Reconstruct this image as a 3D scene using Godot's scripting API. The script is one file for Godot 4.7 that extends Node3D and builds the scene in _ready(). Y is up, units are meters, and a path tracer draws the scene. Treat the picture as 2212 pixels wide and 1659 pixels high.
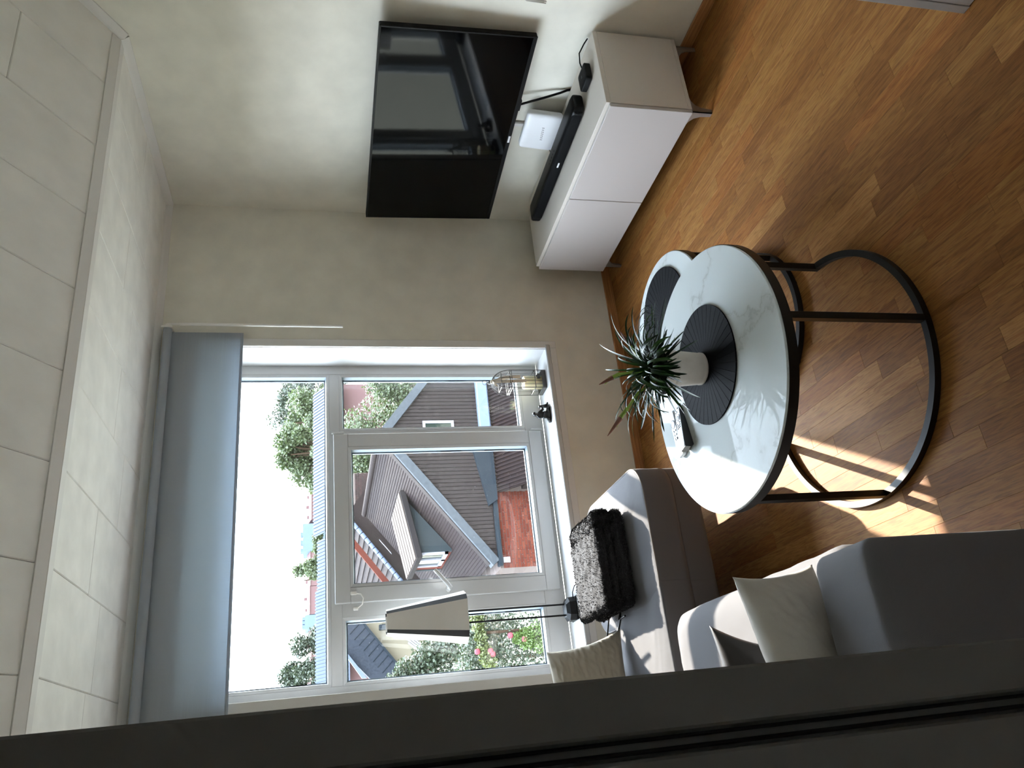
extends Node3D
# A living room seen from its doorway, the phone held on its side.

var rng := RandomNumberGenerator.new()
var used := {}
var M := {}

# ------------------------------------------------------------------ nodes
func numbered(called: String) -> String:
	var n: int = used.get(called, 0)
	used[called] = n + 1
	return called if n == 0 else "%s_%03d" % [called, n]

func tag(o: Node, label: String, category: String, group := "") -> void:
	o.set_meta("label", label)
	o.set_meta("category", category)
	if group != "":
		o.set_meta("group", group)

func thing(called: String, at: Vector3, label: String, category: String, group := "") -> Node3D:
	var o := Node3D.new()
	o.name = numbered(called)
	add_child(o)
	o.position = at
	tag(o, label, category, group)
	return o

func struct_root(called: String) -> Node3D:
	var o := Node3D.new()
	o.name = called
	add_child(o)
	o.set_meta("kind", "structure")
	return o

func part(called: String, mesh: Mesh, m: Material, parent: Node, stuff := false) -> MeshInstance3D:
	var o := MeshInstance3D.new()
	o.name = called
	o.mesh = mesh
	o.material_override = m
	parent.add_child(o, true)
	if stuff:
		o.set_meta("kind", "stuff")
	return o

func piece(called: String, mesh: Mesh, m: Material, parent: Node, xf: Transform3D) -> MeshInstance3D:
	var o := part(called, mesh, m, parent)
	o.transform = xf
	return o

func one(called: String, mesh: Mesh, m: Material, label: String, category: String, group := "") -> MeshInstance3D:
	var o := MeshInstance3D.new()
	o.name = numbered(called)
	o.mesh = mesh
	o.material_override = m
	add_child(o)
	tag(o, label, category, group)
	return o

func structure(called: String, mesh: Mesh, m: Material) -> MeshInstance3D:
	var o := MeshInstance3D.new()
	o.name = called
	o.mesh = mesh
	o.material_override = m
	add_child(o)
	o.set_meta("kind", "structure")
	return o

# ------------------------------------------------------------------ meshes
func mb() -> SurfaceTool:
	var st := SurfaceTool.new()
	st.begin(Mesh.PRIMITIVE_TRIANGLES)
	return st

func fin(st: SurfaceTool) -> ArrayMesh:
	st.generate_normals()
	st.index()
	return st.commit()

func tri(st: SurfaceTool, a: Vector3, b: Vector3, c: Vector3, ctr: Vector3) -> void:
	var n := (a - c).cross(a - b)
	if n.dot((a + b + c) / 3.0 - ctr) < 0.0:
		var t := b
		b = c
		c = t
	for p in [a, b, c]:
		st.add_vertex(p)

func quad(st: SurfaceTool, a: Vector3, b: Vector3, c: Vector3, d: Vector3, ctr: Vector3) -> void:
	tri(st, a, b, c, ctr)
	tri(st, a, c, d, ctr)

func box(st: SurfaceTool, mn: Vector3, mx: Vector3, ch := 0.0, xf := Transform3D.IDENTITY) -> void:
	st.set_smooth_group(-1)
	var c := (mn + mx) / 2.0
	var h := (mx - mn) / 2.0
	h = h.abs()
	ch = minf(ch, minf(h.x, minf(h.y, h.z)) * 0.95)
	var w := xf * c
	for ax in 3:
		var e1 := (ax + 1) % 3
		var e2 := (ax + 2) % 3
		for s in [-1.0, 1.0]:
			var q: Array[Vector3] = []
			for k in [[-1.0, -1.0], [1.0, -1.0], [1.0, 1.0], [-1.0, 1.0]]:
				var p := Vector3.ZERO
				p[ax] = s * h[ax]
				p[e1] = k[0] * (h[e1] - ch)
				p[e2] = k[1] * (h[e2] - ch)
				q.append(xf * (c + p))
			quad(st, q[0], q[1], q[2], q[3], w)
	if ch > 0.0:
		for ax in 3:
			var e1 := (ax + 1) % 3
			var e2 := (ax + 2) % 3
			for s1 in [-1.0, 1.0]:
				for s2 in [-1.0, 1.0]:
					var q: Array[Vector3] = []
					for k in [[-1.0, 0], [1.0, 0], [1.0, 1], [-1.0, 1]]:
						var p := Vector3.ZERO
						p[ax] = k[0] * (h[ax] - ch)
						p[e1] = s1 * (h[e1] - (ch if k[1] == 1 else 0.0))
						p[e2] = s2 * (h[e2] - (0.0 if k[1] == 1 else ch))
						q.append(xf * (c + p))
					quad(st, q[0], q[1], q[2], q[3], w)
		for sx in [-1.0, 1.0]:
			for sy in [-1.0, 1.0]:
				for sz in [-1.0, 1.0]:
					var s := Vector3(sx, sy, sz)
					var q: Array[Vector3] = []
					for ax in 3:
						var p := s * (h - Vector3.ONE * ch)
						p[ax] = s[ax] * h[ax]
						q.append(xf * (c + p))
					tri(st, q[0], q[1], q[2], w)

func bx(mn: Vector3, mx: Vector3, ch := 0.0) -> ArrayMesh:
	var st := mb()
	box(st, mn, mx, ch)
	return fin(st)

# a box with UVs on its top: u across, v along, in metres, shifted
func strip_mesh(w: float, l: float, t: float, off: Vector2, ch: float) -> ArrayMesh:
	var st := mb()
	st.set_smooth_group(-1)
	var hx := w / 2.0
	var hz := l / 2.0
	var top := [Vector3(-hx + ch, 0, -hz + ch), Vector3(hx - ch, 0, -hz + ch), Vector3(hx - ch, 0, hz - ch), Vector3(-hx + ch, 0, hz - ch)]
	var rim := [Vector3(-hx, -ch, -hz), Vector3(hx, -ch, -hz), Vector3(hx, -ch, hz), Vector3(-hx, -ch, hz)]
	var low := [Vector3(-hx, -t, -hz), Vector3(hx, -t, -hz), Vector3(hx, -t, hz), Vector3(-hx, -t, hz)]
	var put := func(q: Array):
		var n: Vector3 = (q[0] - q[2]).cross(q[0] - q[1])
		if n.dot((q[0] + q[2]) / 2.0 - Vector3(0, -t / 2.0, 0)) < 0.0:
			q.reverse()
		for i in [0, 1, 2, 0, 2, 3]:
			st.set_uv(Vector2(q[i].x, q[i].z) + off)
			st.add_vertex(q[i])
	put.call([top[0], top[1], top[2], top[3]])
	for i in 4:
		var j := (i + 1) % 4
		put.call([top[i], top[j], rim[j], rim[i]])
		put.call([rim[i], rim[j], low[j], low[i]])
	return fin(st)

func grid(st: SurfaceTool, nu: int, nv: int, f: Callable, flip := false) -> void:
	st.set_smooth_group(0)
	var P: Array[PackedVector3Array] = []
	for j in nv + 1:
		var row := PackedVector3Array()
		for i in nu + 1:
			row.append(f.call(float(i) / nu, float(j) / nv))
		P.append(row)
	for j in nv:
		for i in nu:
			var a := P[j][i]
			var b := P[j][i + 1]
			var c := P[j + 1][i + 1]
			var d := P[j + 1][i]
			for p in ([a, c, b, a, d, c] if flip else [a, b, c, a, c, d]):
				st.add_vertex(p)

func tube(st: SurfaceTool, pts: Array, r: float, seg := 8, r_end := -1.0) -> void:
	st.set_smooth_group(0)
	var n := pts.size()
	var rings: Array[PackedVector3Array] = []
	var side := Vector3.ZERO
	for i in n:
		var d: Vector3 = (pts[mini(i + 1, n - 1)] - pts[maxi(i - 1, 0)]).normalized()
		if side == Vector3.ZERO:
			side = d.cross(Vector3.UP if absf(d.y) < 0.9 else Vector3.RIGHT).normalized()
		else:
			side = (side - d * side.dot(d)).normalized()
		var up := d.cross(side)
		var rr := r if r_end < 0.0 else lerpf(r, r_end, float(i) / (n - 1))
		var ring := PackedVector3Array()
		for k in seg:
			var a := TAU * k / seg
			ring.append(pts[i] + (side * cos(a) + up * sin(a)) * rr)
		rings.append(ring)
	for i in n - 1:
		var ctr: Vector3 = (pts[i] + pts[i + 1]) / 2.0
		for k in seg:
			var l := (k + 1) % seg
			quad(st, rings[i][k], rings[i][l], rings[i + 1][l], rings[i + 1][k], ctr)
	for e in [0, n - 1]:
		st.set_smooth_group(-1)
		var inner: Vector3 = pts[1] if e == 0 else pts[n - 2]
		for k in range(1, seg - 1):
			tri(st, rings[e][0], rings[e][k], rings[e][k + 1], inner)

func rod(a: Vector3, b: Vector3, r: float, seg := 10) -> ArrayMesh:
	var st := mb()
	tube(st, [a, b], r, seg)
	return fin(st)

func arc_pts(c: Vector3, r: float, a0: float, a1: float, n: int) -> Array:
	var out := []
	for i in n + 1:
		var a := lerpf(a0, a1, float(i) / n)
		out.append(c + Vector3(cos(a) * r, 0, sin(a) * r))
	return out

# profile: points (radius, height)
func lathe(st: SurfaceTool, prof: Array, seg: int, at := Vector3.ZERO, sharp := false) -> void:
	for i in prof.size() - 1:
		var p: Vector2 = prof[i]
		var q: Vector2 = prof[i + 1]
		st.set_smooth_group(i + 1 if sharp else 0)
		for k in seg:
			var a := TAU * k / seg
			var b := TAU * (k + 1) / seg
			var v0 := at + Vector3(cos(a) * p.x, p.y, sin(a) * p.x)
			var v1 := at + Vector3(cos(b) * p.x, p.y, sin(b) * p.x)
			var v2 := at + Vector3(cos(b) * q.x, q.y, sin(b) * q.x)
			var v3 := at + Vector3(cos(a) * q.x, q.y, sin(a) * q.x)
			# outside lies to the left of the way the profile goes
			if p.x > 1e-6:
				st.add_vertex(v0)
				st.add_vertex(v2)
				st.add_vertex(v1)
			if q.x > 1e-6:
				st.add_vertex(v0)
				st.add_vertex(v3)
				st.add_vertex(v2)

func lathed(prof: Array, seg: int, at := Vector3.ZERO, sharp := false) -> ArrayMesh:
	var st := mb()
	lathe(st, prof, seg, at, sharp)
	return fin(st)

# rounded box with its own radius per axis, optionally pushed about by f(point, normal) -> offset
func rbox(st: SurfaceTool, c: Vector3, h: Vector3, r: Vector3, n: int, f = null) -> void:
	var inn := h - r
	for ax in 3:
		var e1 := (ax + 1) % 3
		var e2 := (ax + 2) % 3
		for s in [-1.0, 1.0]:
			grid(st, n, n, func(u: float, v: float) -> Vector3:
				var p := Vector3.ZERO
				p[ax] = s * h[ax]
				p[e1] = sin((u * 2.0 - 1.0) * PI / 2.0 * 0.85) / sin(PI / 2.0 * 0.85) * h[e1]
				p[e2] = sin((v * 2.0 - 1.0) * PI / 2.0 * 0.85) / sin(PI / 2.0 * 0.85) * h[e2]
				var q := p.clamp(-inn, inn)
				var d := (p - q) / r
				var nn := d.normalized()
				var w := q + nn * r
				if f != null:
					w += f.call(w, nn)
				return c + w, s > 0.0)

func rounded(c: Vector3, h: Vector3, r: Vector3, n: int, f = null) -> ArrayMesh:
	var st := mb()
	rbox(st, c, h, r, n, f)
	return fin(st)

func round_rect(hx: float, hz: float, r: float, seg: int) -> PackedVector2Array:
	var out := PackedVector2Array()
	for c in 4:
		var cx := (hx - r) * (1.0 if c == 0 or c == 3 else -1.0)
		var cz := (hz - r) * (1.0 if c < 2 else -1.0)
		var n := 14
		for i in n:
			# straight side before the corner, so that it can wrinkle
			var a := PI / 2.0 * c
			var p0 := Vector2(cx, cz) + Vector2(cos(a), sin(a)) * r
			var pc := (c + 3) % 4
			var pr := Vector2((hx - r) * (1.0 if pc == 0 or pc == 3 else -1.0), (hz - r) * (1.0 if pc < 2 else -1.0)) + Vector2(cos(a), sin(a)) * r
			out.append(pr.lerp(p0, float(i) / n))
		for i in seg:
			var a := PI / 2.0 * (c + float(i) / seg)
			out.append(Vector2(cx, cz) + Vector2(cos(a), sin(a)) * r)
	return out

# upholstered pad: rounded plan, small rounded top edge, slightly domed
func pad(c: Vector3, hx: float, hz: float, r: float, y0: float, y1: float, f: float, dome: float, wav) -> ArrayMesh:
	var st := mb()
	st.set_smooth_group(0)
	var rings := []
	var spec := [[0.0, y0, 0.97], [0.0, y0, 1.0]]
	for i in 7:
		spec.append([0.0, lerpf(y0, y1 - f, (i + 1) / 7.0), 1.0])
	for i in 5:
		var a := PI / 2.0 * (i + 1) / 5.0
		spec.append([f * (1.0 - cos(a)), y1 - f + f * sin(a), 1.0])
	for i in 16:
		var sc := 1.0 - (i + 1) / 16.0
		spec.append([f, y1 + dome * (1.0 - pow(sc, 3.0)), sc])
	for k in spec:
		var rr := round_rect(hx - k[0], hz - k[0], r - k[0], 10)
		var row := PackedVector3Array()
		for p in rr:
			var w := Vector3(c.x + p.x * k[2], k[1], c.z + p.y * k[2])
			var d: float = wav.call(w)
			row.append(w + (Vector3(p.x, 0, p.y).normalized() * d if k[2] > 0.99 else Vector3(0, d, 0)))
		rings.append(row)
	for j in rings.size() - 1:
		var n: int = rings[j].size()
		for i in n:
			var l := (i + 1) % n
			for p in [rings[j][i], rings[j + 1][i], rings[j + 1][l], rings[j][i], rings[j + 1][l], rings[j][l]]:
				st.add_vertex(p)
	return fin(st)

# polygon in a plane, given a base point, two axes and a thickness along the third
func slab(st: SurfaceTool, poly: PackedVector2Array, o: Vector3, ux: Vector3, uy: Vector3, th: Vector3) -> void:
	st.set_smooth_group(-1)
	var mid := Vector2.ZERO
	for p in poly:
		mid += p / poly.size()
	var idx := Geometry2D.triangulate_polygon(poly)
	var at := func(p: Vector2) -> Vector3: return o + ux * p.x + uy * p.y
	for k in range(0, idx.size(), 3):
		var a: Vector3 = at.call(poly[idx[k]])
		var b: Vector3 = at.call(poly[idx[k + 1]])
		var c: Vector3 = at.call(poly[idx[k + 2]])
		var g := (a + b + c) / 3.0
		tri(st, a, b, c, g + th)
		tri(st, a + th, b + th, c + th, g)
	var cw := Geometry2D.is_polygon_clockwise(poly)
	for i in poly.size():
		var p := poly[i]
		var q := poly[(i + 1) % poly.size()]
		var out2 := (q - p).orthogonal() * (1.0 if cw else -1.0)
		out2 = -out2 if Geometry2D.is_point_in_polygon((p + q) / 2.0 + out2.normalized() * 1e-4, poly) else out2
		var a: Vector3 = at.call(p)
		var b: Vector3 = at.call(q)
		var inner: Vector3 = (a + b + th) / 2.0 - (ux * out2.x + uy * out2.y)
		quad(st, a, b, b + th, a + th, inner)

func slabbed(poly: PackedVector2Array, o: Vector3, ux: Vector3, uy: Vector3, th: Vector3) -> ArrayMesh:
	var st := mb()
	slab(st, poly, o, ux, uy, th)
	return fin(st)

# cushion between four corners: bottom-left, bottom-right, top-right, top-left
func pillow(bl: Vector3, br: Vector3, tr: Vector3, tl: Vector3, th: float, pleat := 0.0, seed_n := 1) -> ArrayMesh:
	var st := mb()
	var nz := FastNoiseLite.new()
	nz.seed = seed_n
	nz.frequency = 2.2
	var nrm := (br - bl).cross(tl - bl).normalized()
	for s in [-1.0, 1.0]:
		grid(st, 44, 44, func(u: float, v: float) -> Vector3:
			var a := u * 2.0 - 1.0
			var b := v * 2.0 - 1.0
			# edges drawn in between the corners
			var pu := 0.5 + 0.5 * a * (1.0 - 0.10 * (1.0 - b * b) * absf(a))
			var pv := 0.5 + 0.5 * b * (1.0 - 0.10 * (1.0 - a * a) * absf(b))
			var p := bl.lerp(br, pu).lerp(tl.lerp(tr, pu), pv)
			var t := pow(maxf(0.0, (1.0 - a * a) * (1.0 - b * b)), 0.42)
			var wr := nz.get_noise_3d(p.x * 4.0, p.y * 4.0, p.z * 4.0 + s) * 0.16 + nz.get_noise_3d(p.x * 11.0, p.y * 11.0, p.z * 11.0) * 0.06
			var d := th * t * (1.0 + wr)
			if pleat > 0.0:
				var ph := v * 13.0 + 0.25 * nz.get_noise_2d(u * 3.0, v * 3.0) * 3.0
				d += pleat * (pow(absf(fposmod(ph, 1.0) - 0.5) * 2.0, 3.0) - 0.3) * minf(1.0, t * 3.0)
			return p + nrm * d * s, s < 0.0)
	return fin(st)

# ------------------------------------------------------------------ materials
func noise_tex(freq: float, cols: Array, seed_n := 0, kind := FastNoiseLite.TYPE_SIMPLEX_SMOOTH, oct := 4, size := 512, warp := 0.0) -> NoiseTexture2D:
	var nz := FastNoiseLite.new()
	nz.seed = seed_n
	nz.noise_type = kind
	nz.frequency = freq
	nz.fractal_octaves = oct
	if warp > 0.0:
		nz.domain_warp_enabled = true
		nz.domain_warp_amplitude = warp
		nz.domain_warp_frequency = freq * 0.7
	var t := NoiseTexture2D.new()
	t.width = size
	t.height = size
	t.seamless = true
	t.noise = nz
	if cols.size():
		var g := Gradient.new()
		var off := PackedFloat32Array()
		var cc := PackedColorArray()
		for c in cols:
			off.append(c[0])
			cc.append(c[1])
		g.offsets = off
		g.colors = cc
		t.color_ramp = g
	return t

func mat(c: Color, rough := 0.6, metal := 0.0, spec := 0.5) -> StandardMaterial3D:
	var m := StandardMaterial3D.new()
	m.albedo_color = c
	m.roughness = rough
	m.metallic = metal
	m.metallic_specular = spec
	return m

func tex(m: StandardMaterial3D, t: Texture2D, scale: Vector3, world := true) -> StandardMaterial3D:
	m.albedo_texture = t
	m.uv1_triplanar = true
	m.uv1_world_triplanar = world
	m.uv1_scale = scale
	return m

func relief(m: StandardMaterial3D, t: Texture2D, cm: float) -> StandardMaterial3D:
	m.heightmap_enabled = true
	m.heightmap_texture = t
	m.heightmap_scale = cm
	return m

func gray(v: float) -> Color:
	return Color(v, v, v)

func make_materials() -> void:
	var soft := noise_tex(0.012, [[0.0, gray(0.93)], [1.0, gray(1.0)]], 3)
	var fine := noise_tex(0.09, [[0.0, gray(0.0)], [1.0, gray(1.0)]], 5)
	var weave := noise_tex(0.22, [[0.0, gray(0.72)], [0.5, gray(0.9)], [1.0, gray(1.0)]], 7, FastNoiseLite.TYPE_SIMPLEX, 3)
	var weave_h := noise_tex(0.22, [[0.0, gray(0.0)], [1.0, gray(1.0)]], 7, FastNoiseLite.TYPE_SIMPLEX, 3)
	M.wall = relief(tex(mat(Color(0.915, 0.90, 0.85), 0.85), soft, Vector3.ONE * 0.7), fine, 0.01)
	M.ceiling = tex(mat(Color(0.945, 0.94, 0.92), 0.6), soft, Vector3.ONE * 0.9)
	M.trim = mat(Color(0.86, 0.85, 0.835), 0.45)
	M.frame = mat(Color(0.775, 0.775, 0.775), 0.32)
	M.gasket = mat(Color(0.10, 0.105, 0.11), 0.7)
	M.spacer = mat(Color(0.40, 0.45, 0.49), 0.6)
	var g := mat(Color(0.30, 0.32, 0.32, 0.02), 0.0)
	g.transparency = BaseMaterial3D.TRANSPARENCY_ALPHA
	M.glass = g
	M.speck = mat(Color(0.62, 0.62, 0.62), 0.9)
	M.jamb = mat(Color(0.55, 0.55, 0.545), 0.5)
	M.blind = tex(mat(Color(0.88, 0.90, 0.92), 0.9), weave, Vector3.ONE * 6.0)
	M.blind.backlight_enabled = true
	M.blind.backlight = Color(0.90, 0.94, 0.98)
	M.plastic = mat(Color(0.92, 0.91, 0.89), 0.35)
	# oak
	var rings := noise_tex(0.006, [[0.0, Color(0.80, 0.62, 0.42)], [0.18, Color(0.86, 0.69, 0.48)], [0.24, Color(0.78, 0.60, 0.40)], [0.30, Color(0.86, 0.69, 0.49)], [0.40, Color(0.90, 0.74, 0.53)], [0.45, Color(0.82, 0.65, 0.44)], [0.50, Color(0.88, 0.72, 0.50)], [0.60, Color(0.91, 0.75, 0.54)], [0.66, Color(0.79, 0.61, 0.41)], [0.72, Color(0.86, 0.69, 0.48)], [0.85, Color(0.76, 0.58, 0.38)], [1.0, Color(0.88, 0.72, 0.5)]], 21, FastNoiseLite.TYPE_SIMPLEX_SMOOTH, 3, 1024, 30.0)
	var streak := noise_tex(0.05, [[0.0, gray(0.80)], [0.42, gray(0.96)], [1.0, gray(1.0)]], 23, FastNoiseLite.TYPE_SIMPLEX, 4, 512)
	var oak_tints := [Color(0.70, 0.61, 0.47), Color(0.65, 0.55, 0.41), Color(0.76, 0.67, 0.54), Color(0.61, 0.50, 0.36), Color(0.69, 0.59, 0.45), Color(0.68, 0.55, 0.40)]
	M.oak = []
	for i in oak_tints.size():
		var m := mat(oak_tints[i], 0.60, 0.0, 0.34)
		m.albedo_texture = rings
		m.uv1_scale = Vector3(4.6, 0.40, 1)
		m.uv1_offset = Vector3(0.13 * i, 0.29 * i, 0)
		m.detail_enabled = true
		m.detail_albedo = streak
		m.detail_blend_mode = BaseMaterial3D.BLEND_MODE_MUL
		m.detail_uv_layer = BaseMaterial3D.DETAIL_UV_1
		M.oak.append(m)
	M.oak_base = mat(Color(0.22, 0.13, 0.06), 0.8)
	M.baseboard = tex(mat(Color(0.78, 0.60, 0.43), 0.4), noise_tex(0.02, [[0.0, Color(0.72, 0.6, 0.48)], [1.0, Color(1, 0.95, 0.86)]], 25), Vector3(0.35, 8, 0.35))
	# furniture
	M.bench = mat(Color(0.695, 0.67, 0.655), 0.4)
	M.bench_side = mat(Color(0.78, 0.75, 0.71), 0.45)
	M.bench_gap = mat(Color(0.45, 0.43, 0.41), 0.8)
	M.steel = mat(Color(0.66, 0.65, 0.64), 0.32, 0.85)
	M.black_plastic = mat(Color(0.022, 0.023, 0.026), 0.4, 0.0, 0.3)
	M.black_matte = mat(Color(0.035, 0.036, 0.04), 0.65, 0.0, 0.3)
	M.screen = mat(Color(0.010, 0.011, 0.013), 0.05, 0.0, 0.30)
	M.grille = relief(mat(Color(0.022, 0.024, 0.03), 0.8, 0.0, 0.25), weave_h, 0.03)
	M.grille.uv1_triplanar = true
	M.grille.uv1_scale = Vector3.ONE * 20.0
	M.logo = mat(Color(0.85, 0.85, 0.86), 0.3)
	M.router = mat(Color(0.90, 0.905, 0.92), 0.4)
	M.sofa = relief(tex(mat(Color(0.43, 0.425, 0.435), 0.95), weave, Vector3.ONE * 9.0), weave_h, 0.05)
	M.sofa.rim_enabled = true
	M.sofa.rim = 0.25
	M.piping = mat(Color(0.50, 0.48, 0.475), 0.9)
	M.cream = tex(mat(Color(0.76, 0.72, 0.65), 0.95), weave, Vector3.ONE * 10.0)
	M.white_cotton = tex(mat(Color(0.79, 0.765, 0.725), 0.95), weave, Vector3.ONE * 10.0)
	M.dark_satin = tex(mat(Color(0.17, 0.155, 0.16), 0.5), weave, Vector3.ONE * 12.0)
	M.plush = tex(mat(Color(0.185, 0.18, 0.19), 1.0), noise_tex(0.06, [[0.0, gray(0.55)], [0.5, gray(0.85)], [1.0, gray(1.0)]], 31), Vector3.ONE * 5.0)
	M.plush.rim_enabled = true
	M.plush.rim = 0.35
	# marble glass
	var vein := noise_tex(0.0045, [[0.0, Color(0.955, 0.965, 0.965)], [0.40, Color(0.95, 0.96, 0.96)], [0.46, Color(0.925, 0.93, 0.925)], [0.495, Color(0.84, 0.84, 0.835)], [0.505, Color(0.92, 0.925, 0.92)], [0.58, Color(0.95, 0.96, 0.96)], [1.0, Color(0.96, 0.97, 0.97)]], 44, FastNoiseLite.TYPE_SIMPLEX_SMOOTH, 5, 1024, 60.0)
	M.marble = tex(mat(Color(0.80, 0.815, 0.815), 0.015, 0.0, 0.12), vein, Vector3.ONE * 0.55)
	M.black_metal = mat(Color(0.03, 0.029, 0.03), 0.42, 0.3)
	M.mat_black = relief(tex(mat(Color(0.068, 0.073, 0.086), 0.75, 0.0, 0.2), noise_tex(0.05, [[0.0, gray(0.7)], [1.0, gray(1.0)]], 47), Vector3.ONE * 4.0), fine, 0.02)
	M.pot = relief(tex(mat(Color(0.88, 0.845, 0.81), 0.45), soft, Vector3.ONE * 3.0), fine, 0.01)
	M.soil = mat(Color(0.13, 0.09, 0.06), 1.0)
	M.leaf = mat(Color(0.085, 0.20, 0.075), 0.36, 0.0, 0.4)
	M.leaf_b = mat(Color(0.15, 0.29, 0.09), 0.4, 0.0, 0.4)
	M.bud = mat(Color(0.55, 0.65, 0.26), 0.5)
	M.bud_tip = mat(Color(0.45, 0.27, 0.20), 0.6)
	M.remote = mat(Color(0.80, 0.82, 0.85), 0.35, 0.2)
	M.remote_dark = mat(Color(0.16, 0.16, 0.18), 0.45)
	M.lamp_white = mat(Color(0.90, 0.885, 0.86), 0.8)
	M.lamp_white.backlight_enabled = true
	M.lamp_white.backlight = Color(0.42, 0.40, 0.37)
	M.lamp_black = mat(Color(0.06, 0.058, 0.065), 0.7)
	M.iron = mat(Color(0.40, 0.39, 0.375), 0.5, 0.5)
	M.candle = mat(Color(0.90, 0.86, 0.70), 0.5)
	M.candle.subsurf_scatter_enabled = true
	M.candle.subsurf_scatter_strength = 0.2
	M.ribbon = mat(Color(0.87, 0.82, 0.75), 0.6)
	M.bronze = mat(Color(0.035, 0.034, 0.036), 0.3)
	M.ornament = mat(Color(0.66, 0.64, 0.60), 0.4, 0.3)
	# outdoors
	M.cladding = tex(mat(Color(0.165, 0.145, 0.14), 0.85, 0.0, 0.12), noise_tex(0.03, [[0.0, gray(0.55)], [0.55, gray(0.8)], [0.75, gray(1.0)], [1.0, Color(1.5, 1.45, 1.4)]], 51), Vector3(3.0, 0.35, 1.0))
	M.roof_tile = tex(mat(Color(0.125, 0.10, 0.098), 0.8, 0.0, 0.12), noise_tex(0.05, [[0.0, gray(0.65)], [1.0, gray(1.0)]], 53), Vector3.ONE * 0.6)
	M.slate = tex(mat(Color(0.144, 0.156, 0.179), 0.7, 0.0, 0.12), noise_tex(0.05, [[0.0, gray(0.75)], [1.0, gray(1.0)]], 55), Vector3.ONE * 0.5)
	M.lead = tex(mat(Color(0.213, 0.224, 0.236), 0.7, 0.0, 0.12), noise_tex(0.03, [[0.0, gray(0.8)], [1.0, gray(1.0)]], 57), Vector3.ONE * 0.6)
	M.teal_slate = mat(Color(0.118, 0.137, 0.144), 0.75, 0.0, 0.12)
	M.gutter_blue = mat(Color(0.274, 0.304, 0.365), 0.5, 0.0, 0.12)
	M.flash_dark = mat(Color(0.087, 0.103, 0.118), 0.7, 0.0, 0.12)
	M.brick = []
	for c in [Color(0.258, 0.122, 0.091), Color(0.228, 0.106, 0.080), Color(0.274, 0.141, 0.106)]:
		M.brick.append(mat(c, 0.9, 0.0, 0.12))
	M.brick_dark = [mat(Color(0.152, 0.114, 0.110), 0.9, 0.0, 0.12), mat(Color(0.129, 0.103, 0.099), 0.9, 0.0, 0.12)]
	M.mortar = mat(Color(0.274, 0.243, 0.228), 0.95, 0.0, 0.12)
	M.seam_beige = mat(Color(0.185, 0.158, 0.142), 0.7, 0.0, 0.12)
	M.seam_dark = mat(Color(0.106, 0.095, 0.095), 0.8, 0.0, 0.12)
	M.pvc = mat(Color(0.418, 0.418, 0.441), 0.5, 0.0, 0.12)
	M.pane_dark = mat(Color(0.091, 0.114, 0.099), 0.06)
	M.cream_wall = mat(Color(0.327, 0.304, 0.258), 0.9, 0.0, 0.12)
	M.metal_roof = mat(Color(0.258, 0.281, 0.327), 0.5, 0.0, 0.12)
	M.metal_seam = mat(Color(0.167, 0.190, 0.236), 0.5, 0.0, 0.12)
	M.city_brick = mat(Color(0.289, 0.220, 0.220), 0.9, 0.0, 0.12)
	M.city_blue = mat(Color(0.258, 0.296, 0.365), 0.8, 0.0, 0.12)
	M.ground = mat(Color(0.46, 0.45, 0.40), 0.95, 0.0, 0.12)
	M.bark = mat(Color(0.167, 0.129, 0.099), 0.95, 0.0, 0.12)
	M.pink = mat(Color(0.395, 0.190, 0.213), 0.7, 0.0, 0.12)
	M.foliage = {}
	for k in [["tree", Color(0.160, 0.198, 0.091), Color(0.129, 0.167, 0.046)], ["dark", Color(0.122, 0.156, 0.099), Color(0.076, 0.103, 0.038)], ["hedge", Color(0.114, 0.152, 0.076), Color(0.084, 0.114, 0.030)], ["lime", Color(0.190, 0.258, 0.053), Color(0.152, 0.205, 0.023)], ["yellow", Color(0.220, 0.243, 0.091), Color(0.167, 0.190, 0.038)]]:
		var m := mat(k[1], 0.6)
		m.backlight_enabled = true
		m.backlight = k[2]
		M.foliage[k[0]] = m

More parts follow.
